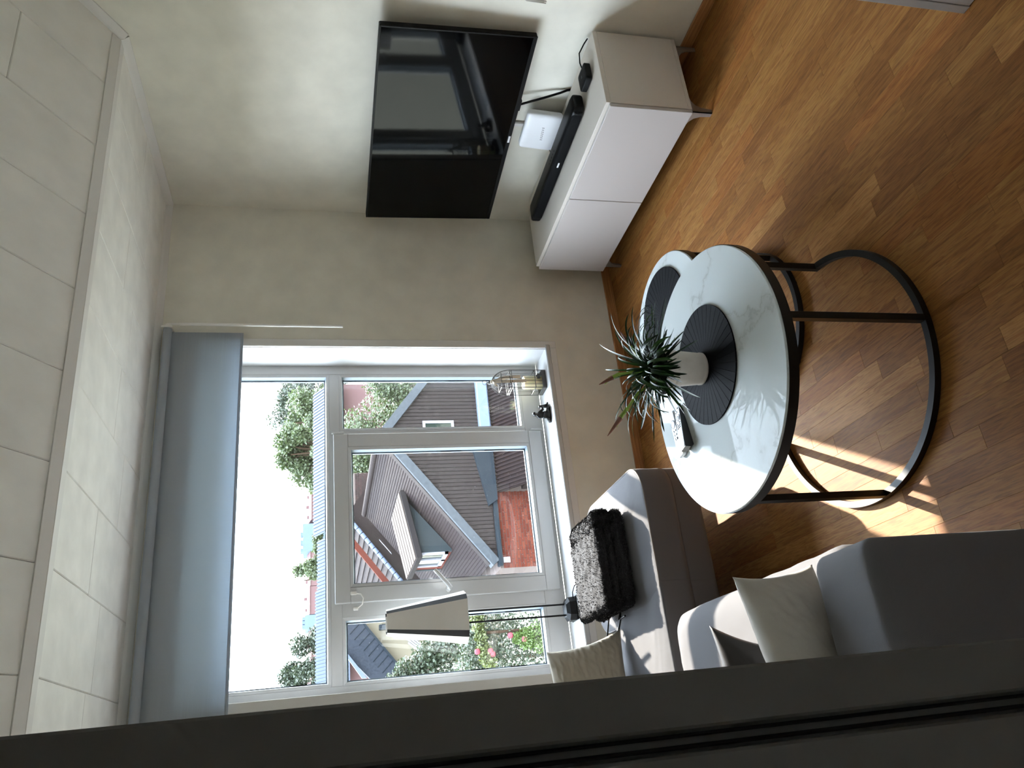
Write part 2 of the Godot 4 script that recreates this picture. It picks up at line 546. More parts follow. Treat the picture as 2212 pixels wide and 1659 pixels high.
# ------------------------------------------------------------------ camera and light
func make_view() -> void:
	var yaw := 0.4397
	var pitch := 0.2375
	var roll := -0.0041
	var fwd := Vector3(sin(yaw) * cos(pitch), -sin(pitch), -cos(yaw) * cos(pitch))
	var right := Vector3(cos(yaw), 0, sin(yaw))
	var up := right.cross(fwd)
	var r2 := right * cos(roll) + up * sin(roll)
	var u2 := up * cos(roll) - right * sin(roll)
	var cam := Camera3D.new()
	cam.name = "camera"
	cam.transform = Transform3D(Basis(-u2, r2, -fwd), Vector3(-2.7451, 1.6137, 3.6099))
	cam.fov = rad_to_deg(2.0 * atan(829.5 / 1710.76))
	cam.near = 0.03
	cam.far = 600.0
	add_child(cam)
	cam.current = true
	var e := Environment.new()
	e.background_mode = Environment.BG_SKY
	var sm := ProceduralSkyMaterial.new()
	sm.sky_top_color = Color(0.86, 0.93, 1.0)
	sm.sky_horizon_color = Color(0.93, 0.97, 1.0)
	sm.sky_curve = 0.2
	sm.sky_energy_multiplier = 3.6
	sm.ground_horizon_color = Color(0.6, 0.62, 0.62)
	sm.ground_bottom_color = Color(0.3, 0.3, 0.28)
	sm.ground_energy_multiplier = 1.0
	var sky := Sky.new()
	sky.sky_material = sm
	e.sky = sky
	e.tonemap_mode = Environment.TONE_MAPPER_LINEAR
	e.tonemap_exposure = 1.5
	e.sdfgi_enabled = true
	e.ssao_enabled = true
	e.ssil_enabled = true
	var we := WorldEnvironment.new()
	we.name = "world_environment"
	we.environment = e
	add_child(we)
	var sun := DirectionalLight3D.new()
	sun.name = "sun"
	var el := deg_to_rad(31.5)
	var go := Vector3(-0.521 * cos(el), -sin(el), 0.8535 * cos(el))
	sun.light_color = Color(1.0, 0.97, 0.915)
	sun.light_energy = 5.6
	sun.light_angular_distance = 0.55
	sun.shadow_enabled = true
	sun.sky_mode = DirectionalLight3D.SKY_MODE_LIGHT_ONLY
	add_child(sun)
	sun.look_at_from_position(Vector3.ZERO, go, Vector3.UP)

const WL := -2.471
const WR := -0.84
const SILL := 0.446
const HEAD := 2.16
const LEFT := -3.35
const NEAR := 3.2
const FLAT := 2.386
const KINK := 1.08
const SLOPE := 0.645

func top_at(z: float) -> float:
	return FLAT + maxf(0.0, z - KINK) * SLOPE

# ------------------------------------------------------------------ room
func make_room() -> void:
	# walls with thickness
	var st := mb()
	var T := 0.32
	box(st, Vector3(WR, -0.2, -T), Vector3(0.25, 2.5, 0))
	box(st, Vector3(LEFT - 0.25, -0.2, -T), Vector3(WL, 2.5, 0))
	box(st, Vector3(WL, -0.2, -T), Vector3(WR, SILL - 0.03, 0))
	box(st, Vector3(WL, HEAD, -T), Vector3(WR, 2.5, 0))
	structure("wall_back", fin(st), M.wall)
	var side := PackedVector2Array([Vector2(-T, -0.2), Vector2(4.9, -0.2), Vector2(4.9, 4.1), Vector2(NEAR, 4.1), Vector2(-T, 2.75)])
	structure("wall_right", slabbed(side, Vector3(0, 0, 0), Vector3(0, 0, 1), Vector3(0, 1, 0), Vector3(0.25, 0, 0)), M.wall)
	structure("wall_left", slabbed(side, Vector3(LEFT, 0, 0), Vector3(0, 0, 1), Vector3(0, 1, 0), Vector3(-0.25, 0, 0)), M.wall)
	st = mb()
	box(st, Vector3(LEFT, -0.2, NEAR - 0.12), Vector3(-2.83, 4.1, NEAR))
	box(st, Vector3(-1.78, -0.2, NEAR - 0.12), Vector3(0, 4.1, NEAR))
	box(st, Vector3(-2.83, 2.12, NEAR - 0.12), Vector3(-1.78, 4.1, NEAR))
	structure("wall_front", fin(st), M.wall)
	st = mb()
	box(st, Vector3(LEFT, -0.2, 4.7), Vector3(0, 2.7, 4.95))
	box(st, Vector3(LEFT, 2.5, NEAR), Vector3(0, 2.75, 4.95))
	structure("wall_hall", fin(st), M.wall)
	# ceiling: backing with its own panels
	st = mb()
	box(st, Vector3(LEFT - 0.25, FLAT + 0.012, -T), Vector3(0.25, FLAT + 0.2, KINK))
	var up := Vector3(0, SLOPE, 1).normalized()
	var nrm := Vector3(0, 1, -SLOPE).normalized()
	var xf := Transform3D(Basis(Vector3.RIGHT, nrm, up), Vector3(0, FLAT, KINK))
	box(st, Vector3(LEFT - 0.25, 0.012, -0.02), Vector3(0.25, 0.2, 2.75), 0.0, xf)
	var ceil := structure("ceiling", fin(st), M.trim)
	var edges := [0.0, -0.295]
	while edges[-1] > LEFT + 0.31:
		edges.append(edges[-1] - 0.3055)
	edges.append(LEFT)
	rng.seed = 11
	for i in edges.size() - 1:
		var x1: float = edges[i]
		var x0: float = edges[i + 1]
		var cut: float = [0.52, 0.33, 0.62, 0.45][i % 4]
		for zz in [[0.0, cut], [cut, KINK]]:
			part("panel", bx(Vector3(x0 + 0.0007, FLAT, zz[0] + 0.0003), Vector3(x1 - 0.0007, FLAT + 0.012, zz[1] - 0.0003), 0.0035 if false else 0.003), M.ceiling, ceil)
		var c0 := 0.40 if i % 2 == 1 else 1.0
		for ss in [[0.0, c0], [c0, c0 + 1.2], [c0 + 1.2, 2.7]]:
			var sp := mb()
			box(sp, Vector3(x0 + 0.0007, 0, ss[0] + 0.0007), Vector3(x1 - 0.0007, 0.012, ss[1] - 0.0007), 0.003, xf)
			part("panel", fin(sp), M.ceiling, ceil)
	# edge strip along the fold
	st = mb()
	box(st, Vector3(LEFT, FLAT - 0.005, KINK - 0.045), Vector3(-0.03, FLAT + 0.001, KINK + 0.002), 0.001)
	structure("trim_1", fin(st), M.trim)
	st = mb()
	box(st, Vector3(LEFT, -0.005, 0.0), Vector3(-0.03, 0.001, 0.042), 0.001, xf)
	structure("trim_2", fin(st), M.trim)
	# cove strips
	structure("trim_3", slabbed(PackedVector2Array([Vector2(0, 0), Vector2(0, -0.031), Vector2(0.006, -0.031), Vector2(0.022, -0.012), Vector2(0.028, 0)]), Vector3(LEFT, FLAT, 0), Vector3(0, 0, 1), Vector3(0, 1, 0), Vector3(-LEFT, 0, 0)), M.trim)
	structure("trim_4", slabbed(PackedVector2Array([Vector2(0, 0), Vector2(0, -0.031), Vector2(-0.006, -0.031), Vector2(-0.022, -0.012), Vector2(-0.028, 0)]), Vector3(0, FLAT, 0), Vector3(1, 0, 0), Vector3(0, 1, 0), Vector3(0, 0, KINK)), M.trim)
	structure("trim_5", slabbed(PackedVector2Array([Vector2(0, 0), Vector2(0, -0.036), Vector2(-0.006, -0.036), Vector2(-0.022, -0.014), Vector2(-0.028, 0)]), Vector3(0, FLAT, KINK - 0.01), Vector3(1, 0, 0), nrm, up * 2.6), M.trim)
	# floor
	var fl := structure("floor", bx(Vector3(LEFT, -0.2, -0.02), Vector3(0, -0.0125, 4.9)), M.oak_base)
	rng.seed = 77
	var w := 0.0637
	var rest := mb()
	var col := 0
	var xr := 0.0
	while xr > LEFT + 0.001:
		var xl := maxf(-0.0316 - w * col, LEFT)
		var cw := xr - xl
		var z := -rng.randf() * 0.4
		while z < 4.9:
			var l := rng.randf_range(0.30, 0.66)
			var z0 := maxf(z, 0.0)
			var z1 := minf(z + l, 4.9)
			if z1 - z0 > 0.02:
				var cx := (xl + xr) / 2.0
				if xl > -2.50 and z0 < 2.95 and cw > 0.01:
					var m := strip_mesh(cw - 0.0003, z1 - z0 - 0.0003, 0.012, Vector2(rng.randf() * 4.0, rng.randf() * 40.0), 0.0004)
					piece("strip", m, M.oak[rng.randi() % 6], fl, Transform3D(Basis.IDENTITY, Vector3(cx, 0, (z0 + z1) / 2.0)))
				else:
					rest.append_from(strip_mesh(cw - 0.0003, z1 - z0 - 0.0003, 0.012, Vector2(rng.randf() * 4.0, rng.randf() * 40.0), 0.0004), 0, Transform3D(Basis.IDENTITY, Vector3(cx, 0, (z0 + z1) / 2.0)))
			z += l
		xr = xl
		col += 1
	part("strips_beyond", rest.commit(), M.oak[4], fl, true)
	structure("baseboard_back", bx(Vector3(LEFT, 0, 0), Vector3(-0.012, 0.05, 0.012), 0.002), M.baseboard)
	structure("baseboard_right", bx(Vector3(-0.012, 0, 0), Vector3(0, 0.05, 3.08), 0.002), M.baseboard)
	# door frame beside the camera
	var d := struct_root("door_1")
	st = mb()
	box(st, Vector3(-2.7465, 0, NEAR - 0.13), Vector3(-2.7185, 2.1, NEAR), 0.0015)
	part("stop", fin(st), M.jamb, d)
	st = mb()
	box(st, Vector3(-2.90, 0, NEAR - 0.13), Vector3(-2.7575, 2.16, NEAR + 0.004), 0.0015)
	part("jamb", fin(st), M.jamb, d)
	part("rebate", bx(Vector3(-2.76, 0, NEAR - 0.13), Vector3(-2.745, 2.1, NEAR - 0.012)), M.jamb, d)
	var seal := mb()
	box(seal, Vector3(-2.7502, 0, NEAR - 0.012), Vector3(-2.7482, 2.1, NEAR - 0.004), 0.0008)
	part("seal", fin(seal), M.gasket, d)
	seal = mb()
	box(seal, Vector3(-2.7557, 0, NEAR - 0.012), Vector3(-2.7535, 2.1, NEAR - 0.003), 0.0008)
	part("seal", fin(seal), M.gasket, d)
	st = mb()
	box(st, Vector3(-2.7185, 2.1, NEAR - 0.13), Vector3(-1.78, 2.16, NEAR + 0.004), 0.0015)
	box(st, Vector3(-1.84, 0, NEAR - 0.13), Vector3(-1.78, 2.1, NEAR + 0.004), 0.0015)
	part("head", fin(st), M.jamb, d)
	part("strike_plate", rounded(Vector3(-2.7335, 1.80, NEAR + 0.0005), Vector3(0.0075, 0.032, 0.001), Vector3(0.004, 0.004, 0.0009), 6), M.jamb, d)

# ------------------------------------------------------------------ window
func ring(st: SurfaceTool, x0: float, x1: float, y0: float, y1: float, w: float, z0: float, z1: float, ch := 0.002) -> void:
	box(st, Vector3(x0, y0, z0), Vector3(x1, y0 + w, z1), ch)
	box(st, Vector3(x0, y1 - w, z0), Vector3(x1, y1, z1), ch)
	box(st, Vector3(x0, y0 + w, z0), Vector3(x0 + w, y1 - w, z1), ch)
	box(st, Vector3(x1 - w, y0 + w, z0), Vector3(x1, y1 - w, z1), ch)

func light_opening(parent: Node, x0: float, x1: float, y0: float, y1: float, zf: float) -> void:
	# bead sloping in to the glass, then spacer and pane
	var st := mb()
	st.set_smooth_group(-1)
	var b := 0.014
	var zg := zf - 0.034
	var o := [Vector3(x0, y0, zf), Vector3(x1, y0, zf), Vector3(x1, y1, zf), Vector3(x0, y1, zf)]
	var i1 := [Vector3(x0 + b, y0 + b, zf - 0.004), Vector3(x1 - b, y0 + b, zf - 0.004), Vector3(x1 - b, y1 - b, zf - 0.004), Vector3(x0 + b, y1 - b, zf - 0.004)]
	var i2 := [Vector3(x0 + b + 0.004, y0 + b + 0.004, zg), Vector3(x1 - b - 0.004, y0 + b + 0.004, zg), Vector3(x1 - b - 0.004, y1 - b - 0.004, zg), Vector3(x0 + b + 0.004, y1 - b - 0.004, zg)]
	for k in 4:
		var l := (k + 1) % 4
		var back: Vector3 = (o[k] + o[l]) / 2.0 * 1.0 - Vector3(0, 0, 0.05)
		quad(st, o[k], o[l], i1[l], i1[k], back)
	part("bead", fin(st), M.frame, parent)
	st = mb()
	st.set_smooth_group(-1)
	for k in 4:
		var l := (k + 1) % 4
		var away: Vector3 = (i1[k] + i1[l]) / 2.0 + ((o[k] + o[l]) - (i1[k] + i1[l])) * 0.5
		quad(st, i1[k], i1[l], i2[l], i2[k], away)
	part("glazing_rebate", fin(st), M.spacer, parent)
	st = mb()
	ring(st, x0 + 0.002, x1 - 0.002, y0 + 0.002, y1 - 0.002, 0.022, zg - 0.016, zg - 0.006, 0.0)
	part("spacer", fin(st), M.spacer, parent)
	part("pane", bx(Vector3(x0 + 0.004, y0 + 0.004, zg - 0.006), Vector3(x1 - 0.004, y1 - 0.004, zg - 0.002)), M.glass, parent)

func make_window() -> void:
	var wn := struct_root("window_1")
	var zf := -0.208
	var st := mb()
	box(st, Vector3(WR - 0.051, SILL, zf - 0.07), Vector3(WR, HEAD, zf), 0.002)
	box(st, Vector3(WL, SILL, zf - 0.07), Vector3(WL + 0.045, HEAD, zf), 0.002)
	box(st, Vector3(WL + 0.045, SILL, zf - 0.07), Vector3(WR - 0.051, 0.550, zf), 0.002)
	box(st, Vector3(WL + 0.045, HEAD - 0.06, zf - 0.07), Vector3(WR - 0.051, HEAD, zf), 0.002)
	part("outer_frame", fin(st), M.frame, wn)
	part("transom", bx(Vector3(WL + 0.045, 1.519, zf - 0.07), Vector3(WR - 0.051, 1.571, zf), 0.002), M.frame, wn)
	part("mullion", bx(Vector3(-1.262, 0.55, zf - 0.07), Vector3(-1.208, 1.519, zf), 0.002), M.frame, wn)
	part("mullion", bx(Vector3(-2.132, 0.55, zf - 0.07), Vector3(-2.045, 1.519, zf), 0.002), M.frame, wn)
	light_opening(wn, WL + 0.045, WR - 0.051, 1.571, HEAD - 0.06, zf)
	light_opening(wn, -1.208, WR - 0.051, 0.55, 1.519, zf)
	light_opening(wn, WL + 0.045, -2.132, 0.55, 1.519, zf)
	# opening sash
	var sash := Node3D.new()
	sash.name = "sash"
	wn.add_child(sash)
	var zs := zf + 0.018
	st = mb()
	ring(st, -2.070, -1.231, 0.468, 1.552, 0.072, zf - 0.06, zs, 0.003)
	part("sash_frame", fin(st), M.frame, sash)
	light_opening(sash, -1.998, -1.303, 0.540, 1.480, zs)
	st = mb()
	var c := Vector3(-2.035, 1.022, zs)
	lathe(st, [Vector2(0, 0.012), Vector2(0.012, 0.012), Vector2(0.0155, 0.008), Vector2(0.016, 0.0)], 20)
	var ros := fin(st)
	var lie := Basis(Vector3(1, 0, 0), PI / 2.0)
	piece("handle_rose", ros, M.frame, sash, Transform3D(lie.scaled(Vector3(1, 1.9, 1)) if false else Basis(Vector3(1, 0, 0), Vector3(0, 0, 1), Vector3(0, -1, 0)), c))
	st = mb()
	tube(st, [c + Vector3(0, 0, 0.005), c + Vector3(0, 0, 0.045)], 0.011, 12)
	tube(st, [c + Vector3(-0.004, -0.003, 0.045), c + Vector3(0.02, 0.016, 0.052), c + Vector3(0.055, 0.046, 0.056), c + Vector3(0.084, 0.070, 0.055)], 0.0105, 12, 0.0085)
	part("handle", fin(st), M.frame, sash)
	for y in [0.49, 1.53]:
		part("hinge", rod(Vector3(-1.224, y - 0.03, zs - 0.004), Vector3(-1.224, y + 0.03, zs - 0.004), 0.0065), M.frame, sash)
	part("cable_lock", bx(Vector3(-2.036, 1.452, zs), Vector3(-2.020, 1.482, zs + 0.010), 0.003), M.plastic, sash)
	part("cable_lock", bx(Vector3(-2.103, 1.446, zf), Vector3(-2.089, 1.470, zf + 0.009), 0.003), M.plastic, sash)
	st = mb()
	tube(st, [Vector3(-2.030, 1.454, zs + 0.006), Vector3(-2.036, 1.435, zs + 0.022), Vector3(-2.058, 1.424, zs + 0.03), Vector3(-2.082, 1.430, zs + 0.018), Vector3(-2.095, 1.450, zf + 0.008)], 0.0028, 8)
	part("lock_cable", fin(st), M.plastic, sash)
	# dried drops on the panes
	rng.seed = 5
	st = mb()
	for i in 620:
		var x := rng.randf_range(-1.97, -1.33)
		var y := 0.57 + pow(rng.randf(), 1.5) * 0.86
		if i > 420:
			y = 1.455 - pow(rng.randf(), 3.0) * 0.10
			x = rng.randf_range(-1.97, -1.33)
		if i > 560:
			x = rng.randf_range(-2.40, -2.16)
			y = 1.49 - pow(rng.randf(), 2.0) * 0.2
		var r := rng.randf_range(0.0005, 0.0013) * (1.5 if rng.randf() < 0.08 else 1.0)
		var z := (zs if i <= 560 else zf) - 0.0415
		var p := Vector3(x, y, z)
		for k in 4:
			var a := TAU * k / 4.0 + i
			var b := TAU * (k + 1) / 4.0 + i
			tri(st, p + Vector3(0, 0, -r * 0.4), p + Vector3(cos(a), sin(a), 0) * r, p + Vector3(cos(b), sin(b), 0) * r, p + Vector3(0, 0, 1))
	part("dried_drops", fin(st), M.speck, wn, true)
	# lining, sill board and casing
	st = mb()
	box(st, Vector3(WR - 0.002, SILL, zf), Vector3(WR + 0.02, HEAD, 0.0))
	box(st, Vector3(WL - 0.02, SILL, zf), Vector3(WL + 0.002, HEAD, 0.0))
	box(st, Vector3(WL, HEAD - 0.002, zf), Vector3(WR, HEAD + 0.02, 0.0))
	part("lining", fin(st), M.frame, wn)
	part("sill_board", bx(Vector3(WL - 0.02, SILL - 0.026, zf), Vector3(WR + 0.02, SILL, 0.016), 0.004), M.frame, wn)
	st = mb()
	box(st, Vector3(WR, 0.386, 0), Vector3(WR + 0.041, HEAD + 0.04, 0.012), 0.002)
	part("casing", fin(st), M.trim, wn)
	part("casing", bx(Vector3(WL - 0.041, 0.386, 0), Vector3(WL, HEAD + 0.04, 0.012), 0.002), M.trim, wn)
	part("casing", bx(Vector3(WL, 0.386, 0), Vector3(WR, SILL - 0.026, 0.012), 0.002), M.trim, wn)
	part("casing", bx(Vector3(WL, HEAD, 0), Vector3(WR, HEAD + 0.04, 0.012), 0.002), M.trim, wn)
	part("bounce_ledge", bx(Vector3(WL - 0.05, SILL - 0.06, -0.44), Vector3(WR + 0.05, SILL - 0.045, -0.278), 0.002), M.trim, wn)  # unseen outer sill, added to bounce sunlight up to the ceiling
	# roller blind
	var bl := thing("roller_blind", Vector3(-1.69, 2.318, 0.06), "grey roller blind pulled a little way down over the window top", "blind")
	st = mb()
	tube(st, [Vector3(-0.93, 0, 0), Vector3(0.91, 0, 0)], 0.020, 20)
	part("roller", fin(st), M.blind, bl)
	part("fabric", rounded(Vector3(-0.01, -0.167, -0.019), Vector3(0.915, 0.175, 0.0008), Vector3(0.0006, 0.0006, 0.0006), 4), M.blind, bl)
	part("hem_bar", rounded(Vector3(-0.01, -0.334, -0.019), Vector3(0.914, 0.006, 0.0035), Vector3(0.002, 0.004, 0.003), 4), M.blind, bl)
	for sx in [-0.935, 0.918]:
		st = mb()
		box(st, Vector3(sx - 0.004, -0.022, -0.06), Vector3(sx + 0.006, 0.030, 0.018), 0.003)
		tube(st, [Vector3(sx, 0, 0), Vector3(sx + 0.016, 0, 0)], 0.016, 16)
		part("bracket", fin(st), M.plastic, bl)
	st = mb()
	tube(st, [Vector3(0.936, 0.004, 0.004), Vector3(0.937, -0.05, 0.004)], 0.0055, 10)
	tube(st, [Vector3(0.937, -0.05, 0.004), Vector3(0.937, -0.815, 0.002)], 0.0075, 10)
	part("wand", fin(st), M.plastic, bl)

# ------------------------------------------------------------------ television side
func make_media() -> void:
	# bench
	var b := thing("tv_bench", Vector3(-0.2255, 0.099, 0.749), "low white two-door media bench on metal legs below the television", "cabinet")
	var hx := 0.21
	var x0 := -hx
	var st := mb()
	box(st, Vector3(x0 + 0.022, 0.002, -0.598), Vector3(hx, 0.36, 0.598), 0.001)
	part("body", fin(st), M.bench_side, b)
	part("top_panel", bx(Vector3(x0 + 0.019, 0.361, -0.6), Vector3(hx, 0.38, 0.6), 0.0012), M.bench_side, b)
	part("side_panel", bx(Vector3(x0 + 0.019, 0.018, 0.581), Vector3(hx, 0.3595, 0.6), 0.001), M.bench_side, b)
	part("bottom_panel", bx(Vector3(x0 + 0.019, 0.0, -0.6), Vector3(hx, 0.0175, 0.6), 0.001), M.bench_side, b)
	part("door", bx(Vector3(x0, 0.001, 0.0015), Vector3(x0 + 0.016, 0.366, 0.5995), 0.0015), M.bench, b)
	part("door", bx(Vector3(x0, 0.001, -0.5995), Vector3(x0 + 0.016, 0.366, -0.0015), 0.0015), M.bench, b)
	for sz in [-1.0, 1.0]:
		for sx in [-1.0, 1.0]:
			var leg := mb()
			var p := Vector3(sx * 0.19, -0.002, sz * 0.585)
			# bent sheet leg: two plates that sweep in to a narrow foot
			for dir in [Vector3(-sx, 0, 0), Vector3(0, 0, -sz)]:
				var th: Vector3 = Vector3(0, 0, -sz * 0.004) if dir.x != 0.0 else Vector3(-sx * 0.004, 0, 0)
				slab(leg, PackedVector2Array([Vector2(0, 0), Vector2(0.085, 0), Vector2(0.085, -0.006), Vector2(0.06, -0.012), Vector2(0.038, -0.028), Vector2(0.026, -0.052), Vector2(0.021, -0.097), Vector2(0, -0.097)]), p, dir, Vector3.UP, th)
			part("leg", fin(leg), M.steel, b)
	# television: turned a little towards the room and tipped forward
	var t := thing("television", Vector3(-0.108, 1.047, 0.750), "large black flat television mounted on the wall above the bench", "television")
	var yaw := deg_to_rad(-4.14)
	var tilt := deg_to_rad(2.4)
	var az := Vector3(-sin(yaw), 0, cos(yaw))
	var nn := Vector3(-cos(yaw), 0, -sin(yaw))
	var by := Vector3.UP * cos(tilt) + nn * sin(tilt)
	t.basis = Basis(az, by, az.cross(by))
	# local: x along the wall (near side positive), y up, z towards the wall or the room
	var s := 1.0 if az.cross(by).x < 0.0 else -1.0
	var W := 0.575
	var H := 0.3318
	st = mb()
	box(st, Vector3(-W, -H, -0.030 * s), Vector3(W, H, -0.003 * s), 0.004)
	part("housing", fin(st), M.black_plastic, t)
	st = mb()
	box(st, Vector3(-W, H - 0.008, -0.003 * s), Vector3(W, H, 0.001 * s), 0.0015)
	box(st, Vector3(-W, -H, -0.003 * s), Vector3(W, -H + 0.018, 0.001 * s), 0.0015)
	box(st, Vector3(-W, -H + 0.018, -0.003 * s), Vector3(-W + 0.008, H - 0.008, 0.001 * s), 0.0015)
	box(st, Vector3(W - 0.008, -H + 0.018, -0.003 * s), Vector3(W, H - 0.008, 0.001 * s), 0.0015)
	part("bezel", fin(st), M.black_plastic, t)
	part("screen", bx(Vector3(-W + 0.006, -H + 0.016, -0.004 * s), Vector3(W - 0.006, H - 0.006, -0.001 * s)), M.screen, t)
	part("badge", bx(Vector3(-0.02, -H + 0.004, 0.0005 * s), Vector3(0.02, -H + 0.014, 0.0018 * s), 0.0005), M.logo, t)
	part("sensor", bx(Vector3(0.17, -H - 0.008, -0.02 * s), Vector3(0.23, -H, -0.004 * s), 0.002), M.black_plastic, t)
	part("wall_bracket", bx(Vector3(-0.12, -0.12, -0.088 * s), Vector3(0.12, 0.12, -0.030 * s), 0.003), M.black_matte, t)
	# sound bar
	var y := 0.4795
	var sb := thing("soundbar", Vector3(-0.222, y, 0.745), "long black soundbar lying along the front of the bench top", "speaker")
	st = mb()
	rbox(st, Vector3(0, 0.031, 0), Vector3(0.048, 0.029, 0.405), Vector3(0.018, 0.018, 0.018), 12)
	part("body", fin(st), M.black_plastic, sb)
	st = mb()
	rbox(st, Vector3(-0.010, 0.031, 0), Vector3(0.0405, 0.0270, 0.392), Vector3(0.017, 0.017, 0.01), 10)
	part("grille", fin(st), M.grille, sb)
	part("logo", bx(Vector3(-0.0517, 0.028, 0.03), Vector3(-0.050, 0.036, 0.062), 0.0005), M.logo, sb)
	for k in 5:
		part("button", bx(Vector3(-0.012, 0.0585, 0.0 + k * 0.022), Vector3(-0.004, 0.0608, 0.010 + k * 0.022), 0.001), M.black_matte, sb)
	for sz in [-0.3, 0.3]:
		part("foot", bx(Vector3(-0.03, 0.0, sz - 0.03), Vector3(0.03, 0.003, sz + 0.03)), M.black_matte, sb)
	# router
	var r := thing("router", Vector3(-0.062, y, 0.785), "white upright router leaning on the wall behind the soundbar", "router")
	r.rotation.z = deg_to_rad(-4.0)
	part("shell", rounded(Vector3(0, 0.092, 0), Vector3(0.020, 0.087, 0.118), Vector3(0.014, 0.022, 0.022), 12), M.router, r)
	part("foot", rounded(Vector3(0, 0.006, 0), Vector3(0.026, 0.006, 0.095), Vector3(0.01, 0.003, 0.01), 6), M.router, r)
	for k in 7:
		for q in 2:
			part("indicator", bx(Vector3(-0.0205, 0.075 + q * 0.006 + k * 0.0012, -0.045 + k * 0.013), Vector3(-0.0195, 0.078 + q * 0.006 + k * 0.0012, -0.040 + k * 0.013)), M.black_matte, r)
	# small set-top box
	var sbx := thing("streaming_box", Vector3(-0.165, y, 1.232), "small square black streaming box at the near end of the bench", "media box")
	part("case", rounded(Vector3(0, 0.017, 0), Vector3(0.046, 0.0155, 0.046), Vector3(0.016, 0.005, 0.016), 12), M.black_matte, sbx)
	part("emblem", bx(Vector3(-0.008, 0.0322, -0.005), Vector3(0.008, 0.0327, 0.005)), M.black_plastic, sbx)
	st = mb()
	tube(st, [Vector3(-0.118, y + 0.018, 1.225), Vector3(-0.085, y + 0.03, 1.235), Vector3(-0.055, y + 0.036, 1.26), Vector3(-0.03, y + 0.02, 1.29), Vector3(-0.007, y + 0.004, 1.30)], 0.003, 8)
	one("box_cable", fin(st), M.black_plastic, "short black cable looping from the streaming box over the bench edge", "cable")
	st = mb()
	tube(st, [Vector3(-0.03, 0.80, 0.86), Vector3(-0.04, 0.70, 0.925), Vector3(-0.03, 0.60, 0.965), Vector3(-0.014, 0.52, 0.990), Vector3(-0.0078, 0.49, 1.003), Vector3(-0.0076, 0.468, 1.008)], 0.0055, 10)
	one("tv_cable", fin(st), M.black_plastic, "thick black cable hanging from the television to the bench", "cable")
	st = mb()
	tube(st, [Vector3(-0.066, y + 0.014, 0.665), Vector3(-0.085, y + 0.006, 0.645), Vector3(-0.10, y + 0.004, 0.66), Vector3(-0.075, y + 0.004, 0.70)], 0.002, 6)
	one("router_lead", fin(st), M.black_plastic, "thin black lead curling from the foot of the white router", "cable")
	one("cable_duct", bx(Vector3(-0.014, 0.44, 0.752), Vector3(-0.0005, 0.80, 0.776), 0.003), M.trim, "narrow cream cable duct on the wall behind the router", "cable duct")
	# sparkling ornament at the picture edge
	var orn := thing("wall_ornament", Vector3(-0.02, 0.775, 1.485), "rough silvery ornament hanging on the wall to the right of the television", "ornament")
	rng.seed = 9
	for k in 7:
		st = mb()
		var a := rng.randf() * TAU
		tube(st, [Vector3(0, 0.05, 0), Vector3(cos(a) * 0.006 - 0.003, 0.02, sin(a) * 0.018), Vector3(cos(a) * 0.006 - 0.004, -0.05 - 0.012 * rng.randf(), sin(a) * 0.022)], 0.005, 6, 0.002)
		part("strand", fin(st), M.ornament, orn)
	# white cabinet at the right edge
	var cab := thing("white_cabinet", Vector3(-0.90, 0, 2.77), "white floor cabinet by the doorway cut by the right picture edge", "cabinet")
	part("body", bx(Vector3(-0.258, 0.0, -0.298), Vector3(0.26, 0.82, 0.30), 0.001), M.bench_side, cab)
	part("side_edge", bx(Vector3(-0.262, 0.0, -0.30), Vector3(-0.257, 0.82, -0.279), 0.001), M.bench, cab)
	part("door", bx(Vector3(-0.262, 0.004, -0.276), Vector3(-0.257, 0.80, 0.30), 0.001), M.bench, cab)
	part("top", bx(Vector3(-0.27, 0.82, -0.31), Vector3(0.27, 0.84, 0.30), 0.001), M.bench, cab)

